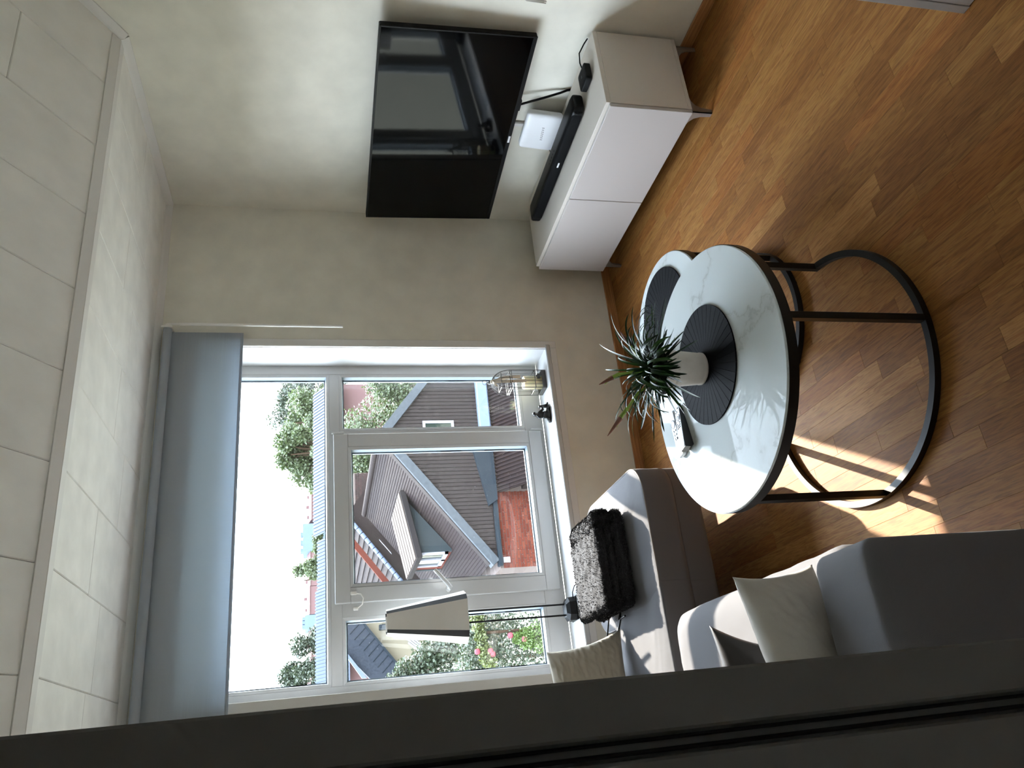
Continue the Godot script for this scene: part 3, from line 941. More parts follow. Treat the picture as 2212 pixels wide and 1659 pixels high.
# ------------------------------------------------------------------ sofa
func make_sofa() -> void:
	var s := thing("corner_sofa", Vector3(-2.6, 0, 1.2), "grey fabric corner sofa with a chaise below the window", "sofa")
	var o := s.position
	var nz := FastNoiseLite.new()
	nz.seed = 4
	nz.frequency = 1.0
	var puff := func(hh: Vector3, amount: float) -> Callable:
		return func(w: Vector3, n: Vector3) -> Vector3:
			var k := maxf(0.0, 1.0 - pow(w.x / hh.x, 4)) * maxf(0.0, 1.0 - pow(w.z / hh.z, 4))
			var wr := nz.get_noise_3d(w.x * 6.0, w.y * 6.0, w.z * 6.0) * 0.005 + nz.get_noise_3d(w.x * 30.0, w.y * 16.0, w.z * 30.0) * 0.0012
			return n * wr + Vector3(0, maxf(0.0, n.y) * k * amount, 0)
	# chaise
	var wav := func(w: Vector3) -> float:
		return nz.get_noise_3d(w.x * 7.0, w.y * 7.0, w.z * 7.0) * 0.004 + nz.get_noise_3d(w.x * 40.0, w.y * 10.0, w.z * 24.0) * 0.0012
	part("chaise_cushion", pad(Vector3(-2.085, 0, 0.5775) - o, 0.275, 0.3525, 0.115, 0.318, 0.440, 0.012, 0.016, wav), M.sofa, s)
	part("chaise_cushion", pad(Vector3(-2.785, 0, 0.67) - o, 0.535, 0.26, 0.02, 0.318, 0.4398, 0.012, 0.014, wav), M.sofa, s)
	part("chaise_base", pad(Vector3(-2.085, 0, 0.5775) - o, 0.272, 0.3495, 0.112, 0.216, 0.3165, 0.004, 0.0, wav), M.sofa, s)
	part("chaise_base", pad(Vector3(-2.785, 0, 0.655) - o, 0.535, 0.272, 0.03, 0.216, 0.3165, 0.004, 0.0, wav), M.sofa, s)
	var rimp := round_rect(0.275, 0.3525, 0.115, 10)
	var pip := []
	for q in rimp:
		pip.append(Vector3(-2.085 + q.x * 0.991, 0.437, 0.5775 + q.y * 0.993) - o)
	pip.append(pip[0])
	var st := mb()
	tube(st, pip, 0.0030, 8)
	part("piping", fin(st), M.piping, s)
	var h := Vector3.ZERO
	# main seat
	h = Vector3(0.395, 0.078, 0.506)
	part("seat_cushion", rounded(Vector3(-2.79, 0.382, 1.511) - o, h, Vector3(0.075, 0.05, 0.06), 30, puff.call(h, 0.012)), M.sofa, s)
	part("seat_base", rounded(Vector3(-2.82, 0.235, 1.48) - o, Vector3(0.42, 0.07, 0.54), Vector3(0.02, 0.01, 0.02), 10), M.sofa, s)
	part("armrest", rounded(Vector3(-2.877, 0.315, 2.122) - o, Vector3(0.443, 0.238, 0.103), Vector3(0.045, 0.032, 0.026), 24), M.sofa, s)
	part("armrest", rounded(Vector3(-2.90, 0.40, 0.325) - o, Vector3(0.41, 0.15, 0.085), Vector3(0.04, 0.03, 0.03), 16), M.sofa, s)
	part("backrest", rounded(Vector3(-3.23, 0.47, 1.25) - o, Vector3(0.10, 0.37, 0.95), Vector3(0.04, 0.04, 0.04), 16), M.sofa, s)
	for p in [Vector3(-1.90, 0, 0.30), Vector3(-1.90, 0, 0.84), Vector3(-2.52, 0, 1.55), Vector3(-3.2, 0, 0.3), Vector3(-3.2, 0, 2.1), Vector3(-2.5, 0, 2.1)]:
		var top := 0.22 if p.z < 1.0 else (0.17 if p.z < 2.0 else 0.085)
		part("leg", rod(p - o, p + Vector3(0, top, 0) - o, 0.018, 14), M.black_matte, s)
	# cushions
	var cr := Vector3(-2.367, 0.458, 0.516)
	one("pleated_cushion", pillow(cr + Vector3(-0.43, 0, 0.045), cr, Vector3(-2.425, 0.756, 0.455), Vector3(-2.855, 0.76, 0.49), 0.055, 0.010, 3), M.cream, "cream cushion with pleats standing on the chaise beside the window", "cushion")
	one("white_cushion", pillow(Vector3(-2.755, 0.468, 1.950), Vector3(-2.425, 0.468, 1.905), Vector3(-2.436, 0.665, 1.872), Vector3(-2.774, 0.665, 1.985), 0.050, 0.0, 8), M.white_cotton, "off-white cotton cushion leaning on the near sofa arm", "cushion")
	one("dark_cushion", pillow(Vector3(-2.93, 0.49, 1.80), Vector3(-2.60, 0.485, 1.80), Vector3(-2.521, 0.66, 1.693), Vector3(-2.90, 0.66, 1.745), 0.040, 0.0, 12), M.dark_satin, "dark brown satin cushion leaning on the off-white cushion", "cushion")
	# folded plush blanket
	var bl := thing("folded_blanket", Vector3(-2.13, 0.462, 0.565), "dark grey plush blanket folded into a bundle on the chaise", "blanket")
	var nf := FastNoiseLite.new()
	nf.seed = 33
	nf.frequency = 1.0
	var fuzz := func(amt: float) -> Callable:
		return func(w: Vector3, n: Vector3) -> Vector3:
			var f := nf.get_noise_3d(w.x * 60.0, w.y * 60.0, w.z * 45.0) * amt + nf.get_noise_3d(w.x * 14.0, w.y * 14.0, w.z * 14.0) * 0.008
			return n * f
	for L in [[Vector3(0.0, 0.026, 0.0), Vector3(0.185, 0.026, 0.185)], [Vector3(0.004, 0.062, -0.006), Vector3(0.178, 0.022, 0.172)], [Vector3(-0.002, 0.094, -0.012), Vector3(0.185, 0.024, 0.172)]]:
		part("fold", rounded(L[0], L[1], Vector3(0.03, 0.0235 if L[1].y > 0.0235 else 0.0215, 0.024), 44, fuzz.call(0.004)), M.plush, bl)
	st = mb()
	rbox(st, Vector3(0.150, 0.082, 0.0), Vector3(0.050, 0.040, 0.170), Vector3(0.045, 0.038, 0.03), 40, fuzz.call(0.004))
	part("rolled_edge", fin(st), M.plush, bl)
	rng.seed = 71
	var tufts := MultiMesh.new()
	tufts.transform_format = MultiMesh.TRANSFORM_3D
	tufts.mesh = leaf_mesh(0.0075, 0.0013)
	tufts.instance_count = 60000
	var made := []
	for c in bl.get_children():
		made.append((c as MeshInstance3D).mesh.surface_get_arrays(0))
	for i in 60000:
		var arr: Array = made[rng.randi() % made.size()]
		var vs: PackedVector3Array = arr[Mesh.ARRAY_VERTEX]
		var ns: PackedVector3Array = arr[Mesh.ARRAY_NORMAL]
		var q := rng.randi() % vs.size()
		var lean := Vector3(0.5 * sin(vs[q].x * 50.0 + vs[q].z * 30.0), 0.1, 0.7) * 0.7
		var d := (ns[q] + lean + Vector3(rng.randfn(), rng.randfn(), rng.randfn()) * 0.45).normalized()
		var sd := d.cross(Vector3(rng.randfn(), rng.randfn(), rng.randfn())).normalized()
		var jit := Vector3(rng.randfn(), rng.randfn(), rng.randfn())
		jit = (jit - ns[q] * jit.dot(ns[q])) * 0.0045
		tufts.set_instance_transform(i, Transform3D(Basis(sd, d, sd.cross(d)), vs[q] + jit - d * 0.002))
	var pile := MultiMeshInstance3D.new()
	pile.name = "pile"
	pile.multimesh = tufts
	pile.material_override = M.plush
	bl.add_child(pile, true)
	pile.set_meta("kind", "stuff")
	# leads on the chaise
	st = mb()
	tube(st, [Vector3(-2.330, 0.462, 0.60), Vector3(-2.333, 0.462, 0.56), Vector3(-2.332, 0.470, 0.515), Vector3(-2.332, 0.470, 0.55), Vector3(-2.30, 0.462, 0.56), Vector3(-2.335, 0.462, 0.545), Vector3(-2.385, 0.462, 0.49)], 0.004, 8)
	one("charger_lead", fin(st), M.black_plastic, "looped black lead coming out from under the blanket", "cable")
	st = mb()
	tube(st, [Vector3(-2.27, 0.462, 0.45), Vector3(-2.33, 0.463, 0.40), Vector3(-2.38, 0.463, 0.36), Vector3(-2.45, 0.463, 0.43)], 0.0035, 8)
	one("thin_lead", fin(st), M.black_plastic, "straight black lead running from blanket to pleated cushion", "cable")

# ------------------------------------------------------------------ coffee tables
func coffee_table(called: String, c: Vector3, R: float, h: float, label: String, turn: float, foot_arc: Array, legs: Array) -> void:
	var t := thing(called, c, label, "coffee table")
	part("glass_top", lathed([Vector2(0, h - 0.010), Vector2(R - 0.004, h - 0.010), Vector2(R - 0.002, h - 0.008), Vector2(R - 0.002, h - 0.002), Vector2(R - 0.004, h), Vector2(0, h)], 128, Vector3.ZERO, true), M.marble, t)
	part("rim", lathed([Vector2(R - 0.02, h - 0.034), Vector2(R, h - 0.034), Vector2(R, h - 0.006), Vector2(R - 0.0018, h - 0.006), Vector2(R - 0.0018, h - 0.011), Vector2(R - 0.02, h - 0.011), Vector2(R - 0.02, h - 0.034)], 128, Vector3.ZERO, true), M.black_metal, t)
	var st := mb()
	# flat bar bent to an open circle on the floor
	var a0: float = foot_arc[0]
	var a1: float = foot_arc[1]
	var n := 96
	var r1 := R - 0.020
	for i in n:
		var a := lerpf(a0, a1, float(i) / n)
		var b := lerpf(a0, a1, float(i + 1) / n)
		var pa := Vector3(cos(a), 0, sin(a))
		var pb := Vector3(cos(b), 0, sin(b))
		var y0 := Vector3(0, 0.003, 0)
		var y1 := Vector3(0, 0.023, 0)
		var ctr := (pa + pb) / 2.0 * (R - 0.010) + (y0 + y1) / 2.0
		st.set_smooth_group(1)
		quad(st, pa * R + y0, pb * R + y0, pb * R + y1, pa * R + y1, ctr)
		st.set_smooth_group(2)
		quad(st, pa * r1 + y0, pb * r1 + y0, pb * r1 + y1, pa * r1 + y1, ctr)
		st.set_smooth_group(3)
		quad(st, pa * R + y1, pb * R + y1, pb * r1 + y1, pa * r1 + y1, ctr)
		quad(st, pa * R + y0, pb * R + y0, pb * r1 + y0, pa * r1 + y0, ctr)
	part("foot_ring", fin(st), M.black_metal, t)
	for a in legs:
		var leg := mb()
		var xf := Transform3D(Basis(Vector3.UP, -a), Vector3(cos(a), 0, sin(a)) * (R - 0.011))
		box(leg, Vector3(-0.010, 0.004, -0.010), Vector3(0.010, h - 0.012, 0.010), 0.001, xf)
		part("leg", fin(leg), M.black_metal, t)
	for k in 5:
		var a := lerpf(a0, a1, (k + 0.5) / 5.0)
		part("glide", lathed([Vector2(0.008, 0.0), Vector2(0.008, 0.004), Vector2(0, 0.004)], 10, Vector3(cos(a), 0, sin(a)) * (R - 0.01)), M.black_plastic, t)

func round_mat(c: Vector3, R: float, label: String, turn: float) -> void:
	var t := thing("round_mat", c, label, "placemat", "black round mats")
	var n := 38
	for k in n:
		var a0 := turn + TAU * (k + 0.03) / n
		var a1 := turn + TAU * (k + 0.97) / n
		var poly := PackedVector2Array([Vector2(cos(a0), sin(a0)) * 0.012, Vector2(cos(a0), sin(a0)) * R, Vector2(cos((a0 + a1) / 2.0), sin((a0 + a1) / 2.0)) * R, Vector2(cos(a1), sin(a1)) * R, Vector2(cos(a1), sin(a1)) * 0.012])
		part("segment", slabbed(poly, Vector3(0, 0.001, 0), Vector3(1, 0, 0), Vector3(0, 0, 1), Vector3(0, 0.0045, 0)), M.mat_black, t)
	part("backing", lathed([Vector2(0, 0.0005), Vector2(R - 0.002, 0.0005), Vector2(R - 0.002, 0.0035), Vector2(0, 0.0035)], 64, Vector3.ZERO, true), M.black_matte, t)

func make_tables() -> void:
	var big := Vector3(-1.803, 0, 1.635)
	# the foot ring is open towards the smaller table
	coffee_table("coffee_table", big, 0.403, 0.463, "large round marble-look coffee table on a black hoop frame", 0.0, [deg_to_rad(6.0), deg_to_rad(258.0)], [deg_to_rad(174.3), deg_to_rad(90.8), deg_to_rad(6.0), deg_to_rad(258.0)])
	coffee_table("coffee_table", Vector3(-1.425, 0, 1.255), 0.295, 0.363, "smaller round marble-look table tucked behind the larger one", 0.0, [deg_to_rad(-60.0), deg_to_rad(225.0)], [deg_to_rad(134.0), deg_to_rad(47.0), deg_to_rad(-60.0), deg_to_rad(225.0)])
	round_mat(Vector3(-1.75, 0.463, 1.627), 0.184, "black round ribbed mat under the potted plant", 0.0)
	round_mat(Vector3(-1.356, 0.363, 1.240), 0.186, "black round ribbed mat on the smaller table", 0.05)
	# plant pot
	var y := 0.4692
	var p := thing("potted_plant", Vector3(-1.752, y, 1.603), "strappy green plant with faded flower spikes in a white ceramic pot", "plant")
	var prof := [Vector2(0, 0.0), Vector2(0.046, 0.0), Vector2(0.050, 0.003), Vector2(0.0505, 0.010)]
	for k in 15:
		var hh := 0.014 + k * 0.0057
		var rr := 0.0485 + 0.0075 * k / 15.0
		prof.append(Vector2(rr, hh))
		prof.append(Vector2(rr + 0.0013, hh + 0.0028))
	prof.append_array([Vector2(0.0575, 0.102), Vector2(0.0595, 0.104), Vector2(0.0600, 0.108), Vector2(0.0585, 0.110), Vector2(0.0605, 0.124), Vector2(0.0625, 0.126), Vector2(0.0650, 0.131), Vector2(0.0655, 0.138), Vector2(0.0640, 0.1405), Vector2(0.0605, 0.140), Vector2(0.058, 0.134), Vector2(0.057, 0.118), Vector2(0.0, 0.118)])
	part("pot", lathed(prof, 56), M.pot, p)
	rng.seed = 8
	for k in 46:
		var a := TAU * k / 46.0
		part("bead", lathed([Vector2(0, -0.0016), Vector2(0.0016, 0), Vector2(0, 0.0016)], 6, Vector3(cos(a) * 0.0597, 0.1015, sin(a) * 0.0597)), M.pot, p)
	part("soil", lathed([Vector2(0.057, 0.119), Vector2(0.03, 0.126), Vector2(0, 0.128)], 20), M.soil, p)
	# strap leaves
	for k in 190:
		var a := rng.randf() * TAU
		var len := rng.randf_range(0.10, 0.24)
		var lean := rng.randf_range(0.0, 1.0)
		var curl := rng.randf_range(0.8, 3.0) if rng.randf() < 0.6 else rng.randf_range(4.0, 7.5)
		var w := rng.randf_range(0.0032, 0.0066)
		var dirv := Vector3(cos(a), 0, sin(a))
		var sidev := Vector3(-sin(a), 0, cos(a))
		var q := dirv * rng.randf_range(0.0, 0.030) + Vector3(0, 0.128, 0)
		var th := PI / 2.0 - lean * 0.60
		var pts := [q]
		var n := 16
		var drift := rng.randf_range(-0.5, 0.5)
		for i in n:
			var f := float(i) / n
			th -= curl / n * (0.5 + 1.4 * f)
			q += (dirv * cos(th) + Vector3.UP * sin(th) + sidev * drift * f * 0.5).normalized() * len / n
			if q.y < 0.162 and th < 0.1 and k % 17 != 0:
				th = 0.1 + 0.5 * f
			pts.append(q)
		var st := mb()
		var tw := rng.randf_range(-0.8, 0.8)
		grid(st, 2, n, func(u: float, v: float) -> Vector3:
			var i := mini(int(round(v * n)), n)
			var b: Vector3 = pts[i]
			var d: Vector3 = (pts[mini(i + 1, n)] - pts[maxi(i - 1, 0)]).normalized()
			var sd := sidev.rotated(d, tw * v)
			var ww := w * (0.55 + 0.9 * v) * pow(1.0 - v, 0.55) * 1.2 + 0.0003
			var mid := absf(u - 0.5) * 2.0
			return b + sd * (u - 0.5) * 2.0 * ww + sd.cross(d) * ww * 0.35 * (mid - 0.5))
		part("leaf", fin(st), M.leaf if rng.randf() < 0.75 else M.leaf_b, p)
	# flower spikes
	for f in [[Vector3(-0.120, 0.256, -0.026), Vector3(-0.199, 0.326, -0.043)], [Vector3(-0.006, 0.262, -0.024), Vector3(-0.037, 0.330, -0.033)], [Vector3(0.060, 0.197, -0.014), Vector3(0.140, 0.235, -0.023)], [Vector3(-0.045, 0.165, 0.02), Vector3(-0.060, 0.185, 0.03)]]:
		var b0: Vector3 = f[0]
		var b1: Vector3 = f[1]
		var st := mb()
		tube(st, [Vector3(b0.x * 0.15, 0.12, b0.z * 0.15), b0 * Vector3(0.6, 0.85, 0.6), b0], 0.0028, 8, 0.0045)
		var stem := part("flower_stem", fin(st), M.bud, p)
		var d := (b1 - b0)
		for kk in 3:
			st = mb()
			var ax := d.normalized().rotated(Vector3.UP.cross(d).normalized(), (kk - 1) * 0.16)
			var base := b0.lerp(b1, 0.13 * kk)
			tube(st, [base, base + ax * 0.012, base + ax * 0.026, base + ax * 0.040], 0.0068 - 0.0012 * kk, 8, 0.001)
			part("bract", fin(st), M.bud, stem)
		st = mb()
		tube(st, [b0.lerp(b1, 0.35), b0.lerp(b1, 0.62), b0.lerp(b1, 0.85), b1], 0.0078, 8, 0.0008)
		part("withered_bloom", fin(st), M.bud_tip, stem)
	# round tin behind the pot
	var jar := thing("round_tin", Vector3(-1.662, 0.4633, 1.372), "round white tin with a black band behind the plant pot", "tin")
	part("body", lathed([Vector2(0, 0), Vector2(0.058, 0), Vector2(0.064, 0.004), Vector2(0.065, 0.018)], 48), M.plastic, jar)
	part("band", lathed([Vector2(0.065, 0.018), Vector2(0.0656, 0.019), Vector2(0.0656, 0.044), Vector2(0.065, 0.045)], 48), M.black_matte, jar)
	part("lid", lathed([Vector2(0.065, 0.045), Vector2(0.065, 0.052), Vector2(0.062, 0.055), Vector2(0, 0.056)], 48), M.plastic, jar)
	# remotes
	var rm := thing("remote_control", Vector3(-1.872, 0.4633, 1.362), "slim pale remote control with round buttons on the large table", "remote")
	rm.rotation.y = deg_to_rad(5.0)
	part("case", rounded(Vector3(0, 0.008, 0), Vector3(0.080, 0.0078, 0.0195), Vector3(0.006, 0.004, 0.006), 8), M.remote, rm)
	part("dial", lathed([Vector2(0, 0.0168), Vector2(0.008, 0.0168), Vector2(0.0135, 0.0164), Vector2(0.014, 0.0155)], 24, Vector3(0.035, 0, 0)), M.remote, rm)
	part("dial_ring", lathed([Vector2(0.0135, 0.0160), Vector2(0.0138, 0.0170), Vector2(0.0146, 0.0170), Vector2(0.0150, 0.0160)], 28, Vector3(0.035, 0, 0)), M.remote_dark, rm)
	for k in 6:
		part("button", lathed([Vector2(0, 0.0172), Vector2(0.0045, 0.0170), Vector2(0.0052, 0.0156)], 16, Vector3(0.010 - (k / 2) * 0.014, 0, -0.007 + (k % 2) * 0.014)), M.remote_dark if k == 5 else M.remote, rm)
	var rd := thing("remote_control", Vector3(-1.868, 0.4633, 1.412), "thicker dark-sided remote control lying beside the slim pale one", "remote")
	rd.rotation.y = deg_to_rad(9.0)
	part("case", slabbed(PackedVector2Array([Vector2(0.080, 0.004), Vector2(0.080, 0.011), Vector2(-0.080, 0.031), Vector2(-0.082, 0.012), Vector2(-0.074, 0.0), Vector2(-0.04, 0.0), Vector2(0.02, 0.001)]), Vector3(0, 0, -0.0185), Vector3.RIGHT, Vector3.UP, Vector3(0, 0, 0.037)), M.remote_dark, rd)
	var tip := Transform3D(Basis(Vector3(0, 0, 1), -atan2(0.020, 0.160)), Vector3(0, 0.0213, 0))
	piece("face", rounded(Vector3(0, 0, 0), Vector3(0.078, 0.0014, 0.0175), Vector3(0.005, 0.0012, 0.005), 6), M.remote, rd, tip)
	piece("dial", lathed([Vector2(0, 0.0024), Vector2(0.006, 0.0024), Vector2(0.0066, 0.0016), Vector2(0.0092, 0.0016), Vector2(0.0098, 0.0030), Vector2(0.0112, 0.0030), Vector2(0.0116, 0.001)], 24), M.remote, rd, tip * Transform3D(Basis.IDENTITY, Vector3(0.033, 0, 0.002)))
	piece("dial_ring", lathed([Vector2(0.0112, 0.0014), Vector2(0.0114, 0.0024), Vector2(0.0126, 0.0024), Vector2(0.0128, 0.0012)], 24), M.remote_dark, rd, tip * Transform3D(Basis.IDENTITY, Vector3(0.033, 0, 0.002)))
	var key := bx(Vector3(-0.0026, 0.0012, -0.0026), Vector3(0.0026, 0.0026, 0.0026), 0.0005)
	for q in [[0.068, -0.008], [0.068, 0.008], [0.057, -0.009], [0.057, 0.001], [0.014, -0.009], [0.014, 0.009], [0.006, -0.009], [0.006, 0.0], [0.006, 0.009], [-0.002, -0.009], [-0.002, 0.0], [-0.002, 0.009]]:
		piece("button", key, M.black_matte, rd, tip * Transform3D(Basis.IDENTITY, Vector3(q[0], 0, q[1])))

# ------------------------------------------------------------------ on the window sill
func make_sill_things() -> void:
	# lamp
	var L := thing("table_lamp", Vector3(-2.188, SILL, -0.082), "white tapered table lamp with black corner strips on the sill", "lamp")
	var st := mb()
	box(st, Vector3(-0.054, 0.0, -0.05), Vector3(0.054, 0.005, 0.05), 0.001)
	st.set_smooth_group(-1)
	var lo := []
	var hi := []
	for k in 8:
		var sx: float = [1, 1, -1, -1, -1, -1, 1, 1][k] if false else [1, 0.55, -0.55, -1, -1, -0.55, 0.55, 1][k]
		var sz: float = [0.55, 1, 1, 0.55, -0.55, -1, -1, -0.55][k]
		lo.append(Vector2(sx, sz))
		hi.append(Vector2(sx, sz))
	for ly in [[0.005, 0.054, 0.050, 0.036, 0.052, 0.048], [0.036, 0.052, 0.048, 0.050, 0.034, 0.030]]:
		for k in 8:
			var m := (k + 1) % 8
			quad(st, Vector3(lo[k].x * ly[1], ly[0], lo[k].y * ly[2]), Vector3(lo[m].x * ly[1], ly[0], lo[m].y * ly[2]), Vector3(lo[m].x * ly[4], ly[3], lo[m].y * ly[5]), Vector3(lo[k].x * ly[4], ly[3], lo[k].y * ly[5]), Vector3(0, ly[0], 0))
	for k in range(1, 7):
		tri(st, Vector3(lo[0].x * 0.034, 0.050, lo[0].y * 0.030), Vector3(lo[k].x * 0.034, 0.050, lo[k].y * 0.030), Vector3(lo[k + 1].x * 0.034, 0.050, lo[k + 1].y * 0.030), Vector3.ZERO)
	part("base", fin(st), M.black_plastic, L)
	for x in [-0.025, 0.025]:
		part("rod", rod(Vector3(x, 0.046, 0), Vector3(x, 0.60, 0), 0.0042, 12), M.black_plastic, L)
	# shade: square with cut corners, wider below
	var y0 := 0.525
	var y1 := 0.885
	var shade := Node3D.new()
	shade.name = "shade"
	L.add_child(shade)
	var ring_at := func(hw: float, cut: float) -> Array:
		return [Vector2(hw * 0.80, hw * 0.52), Vector2(hw * 0.58, hw * 0.70), Vector2(-hw * 0.58, hw * 0.70), Vector2(-hw * 0.80, hw * 0.52), Vector2(-hw, 0), Vector2(-hw * 0.80, -hw * 0.52), Vector2(-hw * 0.58, -hw * 0.70), Vector2(hw * 0.58, -hw * 0.70), Vector2(hw * 0.80, -hw * 0.52), Vector2(hw, 0)]
	var r0: Array = ring_at.call(0.120, 0.0)
	var r1: Array = ring_at.call(0.058, 0.0)
	for k in 10:
		var m := (k + 1) % 10
		var dark: bool = k in [0, 2, 5, 7]
		st = mb()
		st.set_smooth_group(-1)
		var a := Vector3(r0[k].x, y0, r0[k].y)
		var b := Vector3(r0[m].x, y0, r0[m].y)
		var c := Vector3(r1[m].x, y1, r1[m].y)
		var d := Vector3(r1[k].x, y1, r1[k].y)
		var inn := Vector3((a.x + b.x) / 2.0, 0, (a.z + b.z) / 2.0).normalized() * -0.0015
		quad(st, a, b, c, d, Vector3(0, 0.7, 0))
		quad(st, a + inn, b + inn, c + inn, d + inn, (a + c) / 2.0 - inn * 20.0)
		quad(st, a, b, b + inn, a + inn, (a + c) / 2.0)
		quad(st, d, c, c + inn, d + inn, (a + c) / 2.0)
		part("corner_strip" if dark else "shade_panel", fin(st), M.lamp_black if dark else M.lamp_white, shade)
	part("shade_carrier", bx(Vector3(-0.052, 0.575, -0.006), Vector3(0.052, 0.60, 0.006), 0.002), M.black_plastic, L)
	part("bulb_holder", rod(Vector3(0, 0.60, 0), Vector3(0, 0.66, 0), 0.017, 14), M.plastic, L)
	part("bulb", lathed([Vector2(0.013, 0.66), Vector2(0.016, 0.675), Vector2(0.028, 0.71), Vector2(0.024, 0.735), Vector2(0, 0.748)], 20), M.plastic, L)
	st = mb()
	tube(st, [Vector3(-2.142, SILL + 0.012, -0.05), Vector3(-2.120, SILL + 0.02, -0.02), Vector3(-2.095, SILL + 0.016, 0.01), Vector3(-2.085, SILL - 0.01, 0.03), Vector3(-2.085, SILL - 0.2, 0.035)], 0.0026, 8)
	one("lamp_lead", fin(st), M.black_plastic, "black lead hanging from the table lamp over the sill edge", "cable")
	# bird cage lantern
	var cg := thing("birdcage_lantern", Vector3(-0.995, SILL, -0.095), "small grey wire birdcage lantern with a candle on the sill corner", "lantern")
	var s := 0.050
	st = mb()
	ring_sq(st, s, 0.0, 0.022, 0.0025)
	part("base_band", fin(st), M.iron, cg)
	rng.seed = 3
	for side in 4:
		for k in 7:
			var q := Basis(Vector3.UP, side * PI / 2.0)
			var c2 := q * Vector3(-s + (k + 0.5) * 2.0 * s / 7.0, 0.011, s + 0.0015)
			var tt := mb()
			tube(tt, [c2 + q * Vector3(-0.005, -0.006, 0), c2 + q * Vector3(0.0, 0.005, 0), c2 + q * Vector3(0.005, -0.006, 0)], 0.0012, 5)
			part("scroll", fin(tt), M.candle, cg)
	part("floor_plate", bx(Vector3(-s, 0.002, -s), Vector3(s, 0.005, s)), M.iron, cg)
	for side in 4:
		var q := Basis(Vector3.UP, side * PI / 2.0)
		for k in 6:
			var x := -s + 2.0 * s * k / 5.0
			var foot := q * Vector3(x, 0.02, s)
			var top := q * Vector3(x, 0.195, s)
			var tt := mb()
			var pts := [foot, top]
			for i in range(1, 9):
				var f := float(i) / 8.0
				var sc := cos(f * PI / 2.0) * 0.93 + 0.07
				pts.append(Vector3(top.x * sc, 0.195 + 0.092 * sin(f * PI / 2.0), top.z * sc))
			tube(tt, pts, 0.0011 if k % 5 != 0 else 0.0020, 6)
			part("wire", fin(tt), M.iron, cg)
	for hh in [0.06, 0.185, 0.195]:
		st = mb()
		ring_sq(st, s + 0.001, hh, hh + 0.003, 0.0018)
		part("hoop", fin(st), M.iron, cg)
	st = mb()
	ring_sq(st, s * 0.80, 0.240, 0.2425, 0.0015)
	part("hoop", fin(st), M.iron, cg)
	st = mb()
	ring_sq(st, 0.010, 0.030, 0.046, 0.0016)
	part("door_latch", fin(st), M.iron, cg).position = Vector3(0.02, 0, 0.036)
	part("finial", lathed([Vector2(0.006, 0.286), Vector2(0.010, 0.29), Vector2(0.009, 0.30), Vector2(0.004, 0.305), Vector2(0.005, 0.31), Vector2(0, 0.314)], 14), M.iron, cg)
	st = mb()
	var ringp := []
	for i in 21:
		var a := TAU * i / 20.0
		ringp.append(Vector3(cos(a) * 0.012, 0.325 + sin(a) * 0.012, sin(a) * 0.0))
	tube(st, ringp, 0.0015, 6)
	part("hanging_ring", fin(st), M.iron, cg)
	for rb in [[Vector3(0, 0.287, 0.012), Vector3(-0.02, 0.278, 0.03), Vector3(-0.034, 0.262, 0.032)], [Vector3(0.0, 0.287, 0.012), Vector3(0.008, 0.22, 0.046), Vector3(0.010, 0.14, 0.054)], [Vector3(0.0, 0.287, 0.012), Vector3(-0.014, 0.21, 0.050), Vector3(-0.014, 0.11, 0.055)]]:
		st = mb()
		grid(st, 1, 2, func(u: float, v: float) -> Vector3:
			var b: Vector3 = rb[int(round(v * 2.0))]
			return b + Vector3((u - 0.5) * 0.018, 0.003 * u, 0.002 * u))
		part("ribbon", fin(st), M.ribbon, cg)
	part("knot", rounded(Vector3(0, 0.288, 0.010), Vector3(0.010, 0.008, 0.006), Vector3(0.006, 0.005, 0.005), 6), M.ribbon, cg)
	var cd := thing("pillar_candle", Vector3(-0.995, SILL + 0.005, -0.095), "cream pillar candle standing inside the birdcage lantern", "candle")
	part("wax", lathed([Vector2(0, 0), Vector2(0.035, 0), Vector2(0.036, 0.003), Vector2(0.036, 0.106), Vector2(0.033, 0.110), Vector2(0.028, 0.105), Vector2(0, 0.103)], 32), M.candle, cd)
	part("wick", rod(Vector3(0, 0.102, 0), Vector3(0.001, 0.116, 0), 0.001, 6), M.black_matte, cd)
	# figurine: two seated figures, one mesh
	var fig := one("figurine", figurine(), M.bronze, "small black figurine of a seated adult with a child on the sill", "figurine")
	fig.position = Vector3(-1.196, SILL, -0.062)

func ring_sq(st: SurfaceTool, s: float, y0: float, y1: float, t: float) -> void:
	box(st, Vector3(-s, y0, s - t), Vector3(s, y1, s + t), 0.0)
	box(st, Vector3(-s, y0, -s - t), Vector3(s, y1, -s + t), 0.0)
	box(st, Vector3(s - t, y0, -s), Vector3(s + t, y1, s), 0.0)
	box(st, Vector3(-s - t, y0, -s), Vector3(-s + t, y1, s), 0.0)

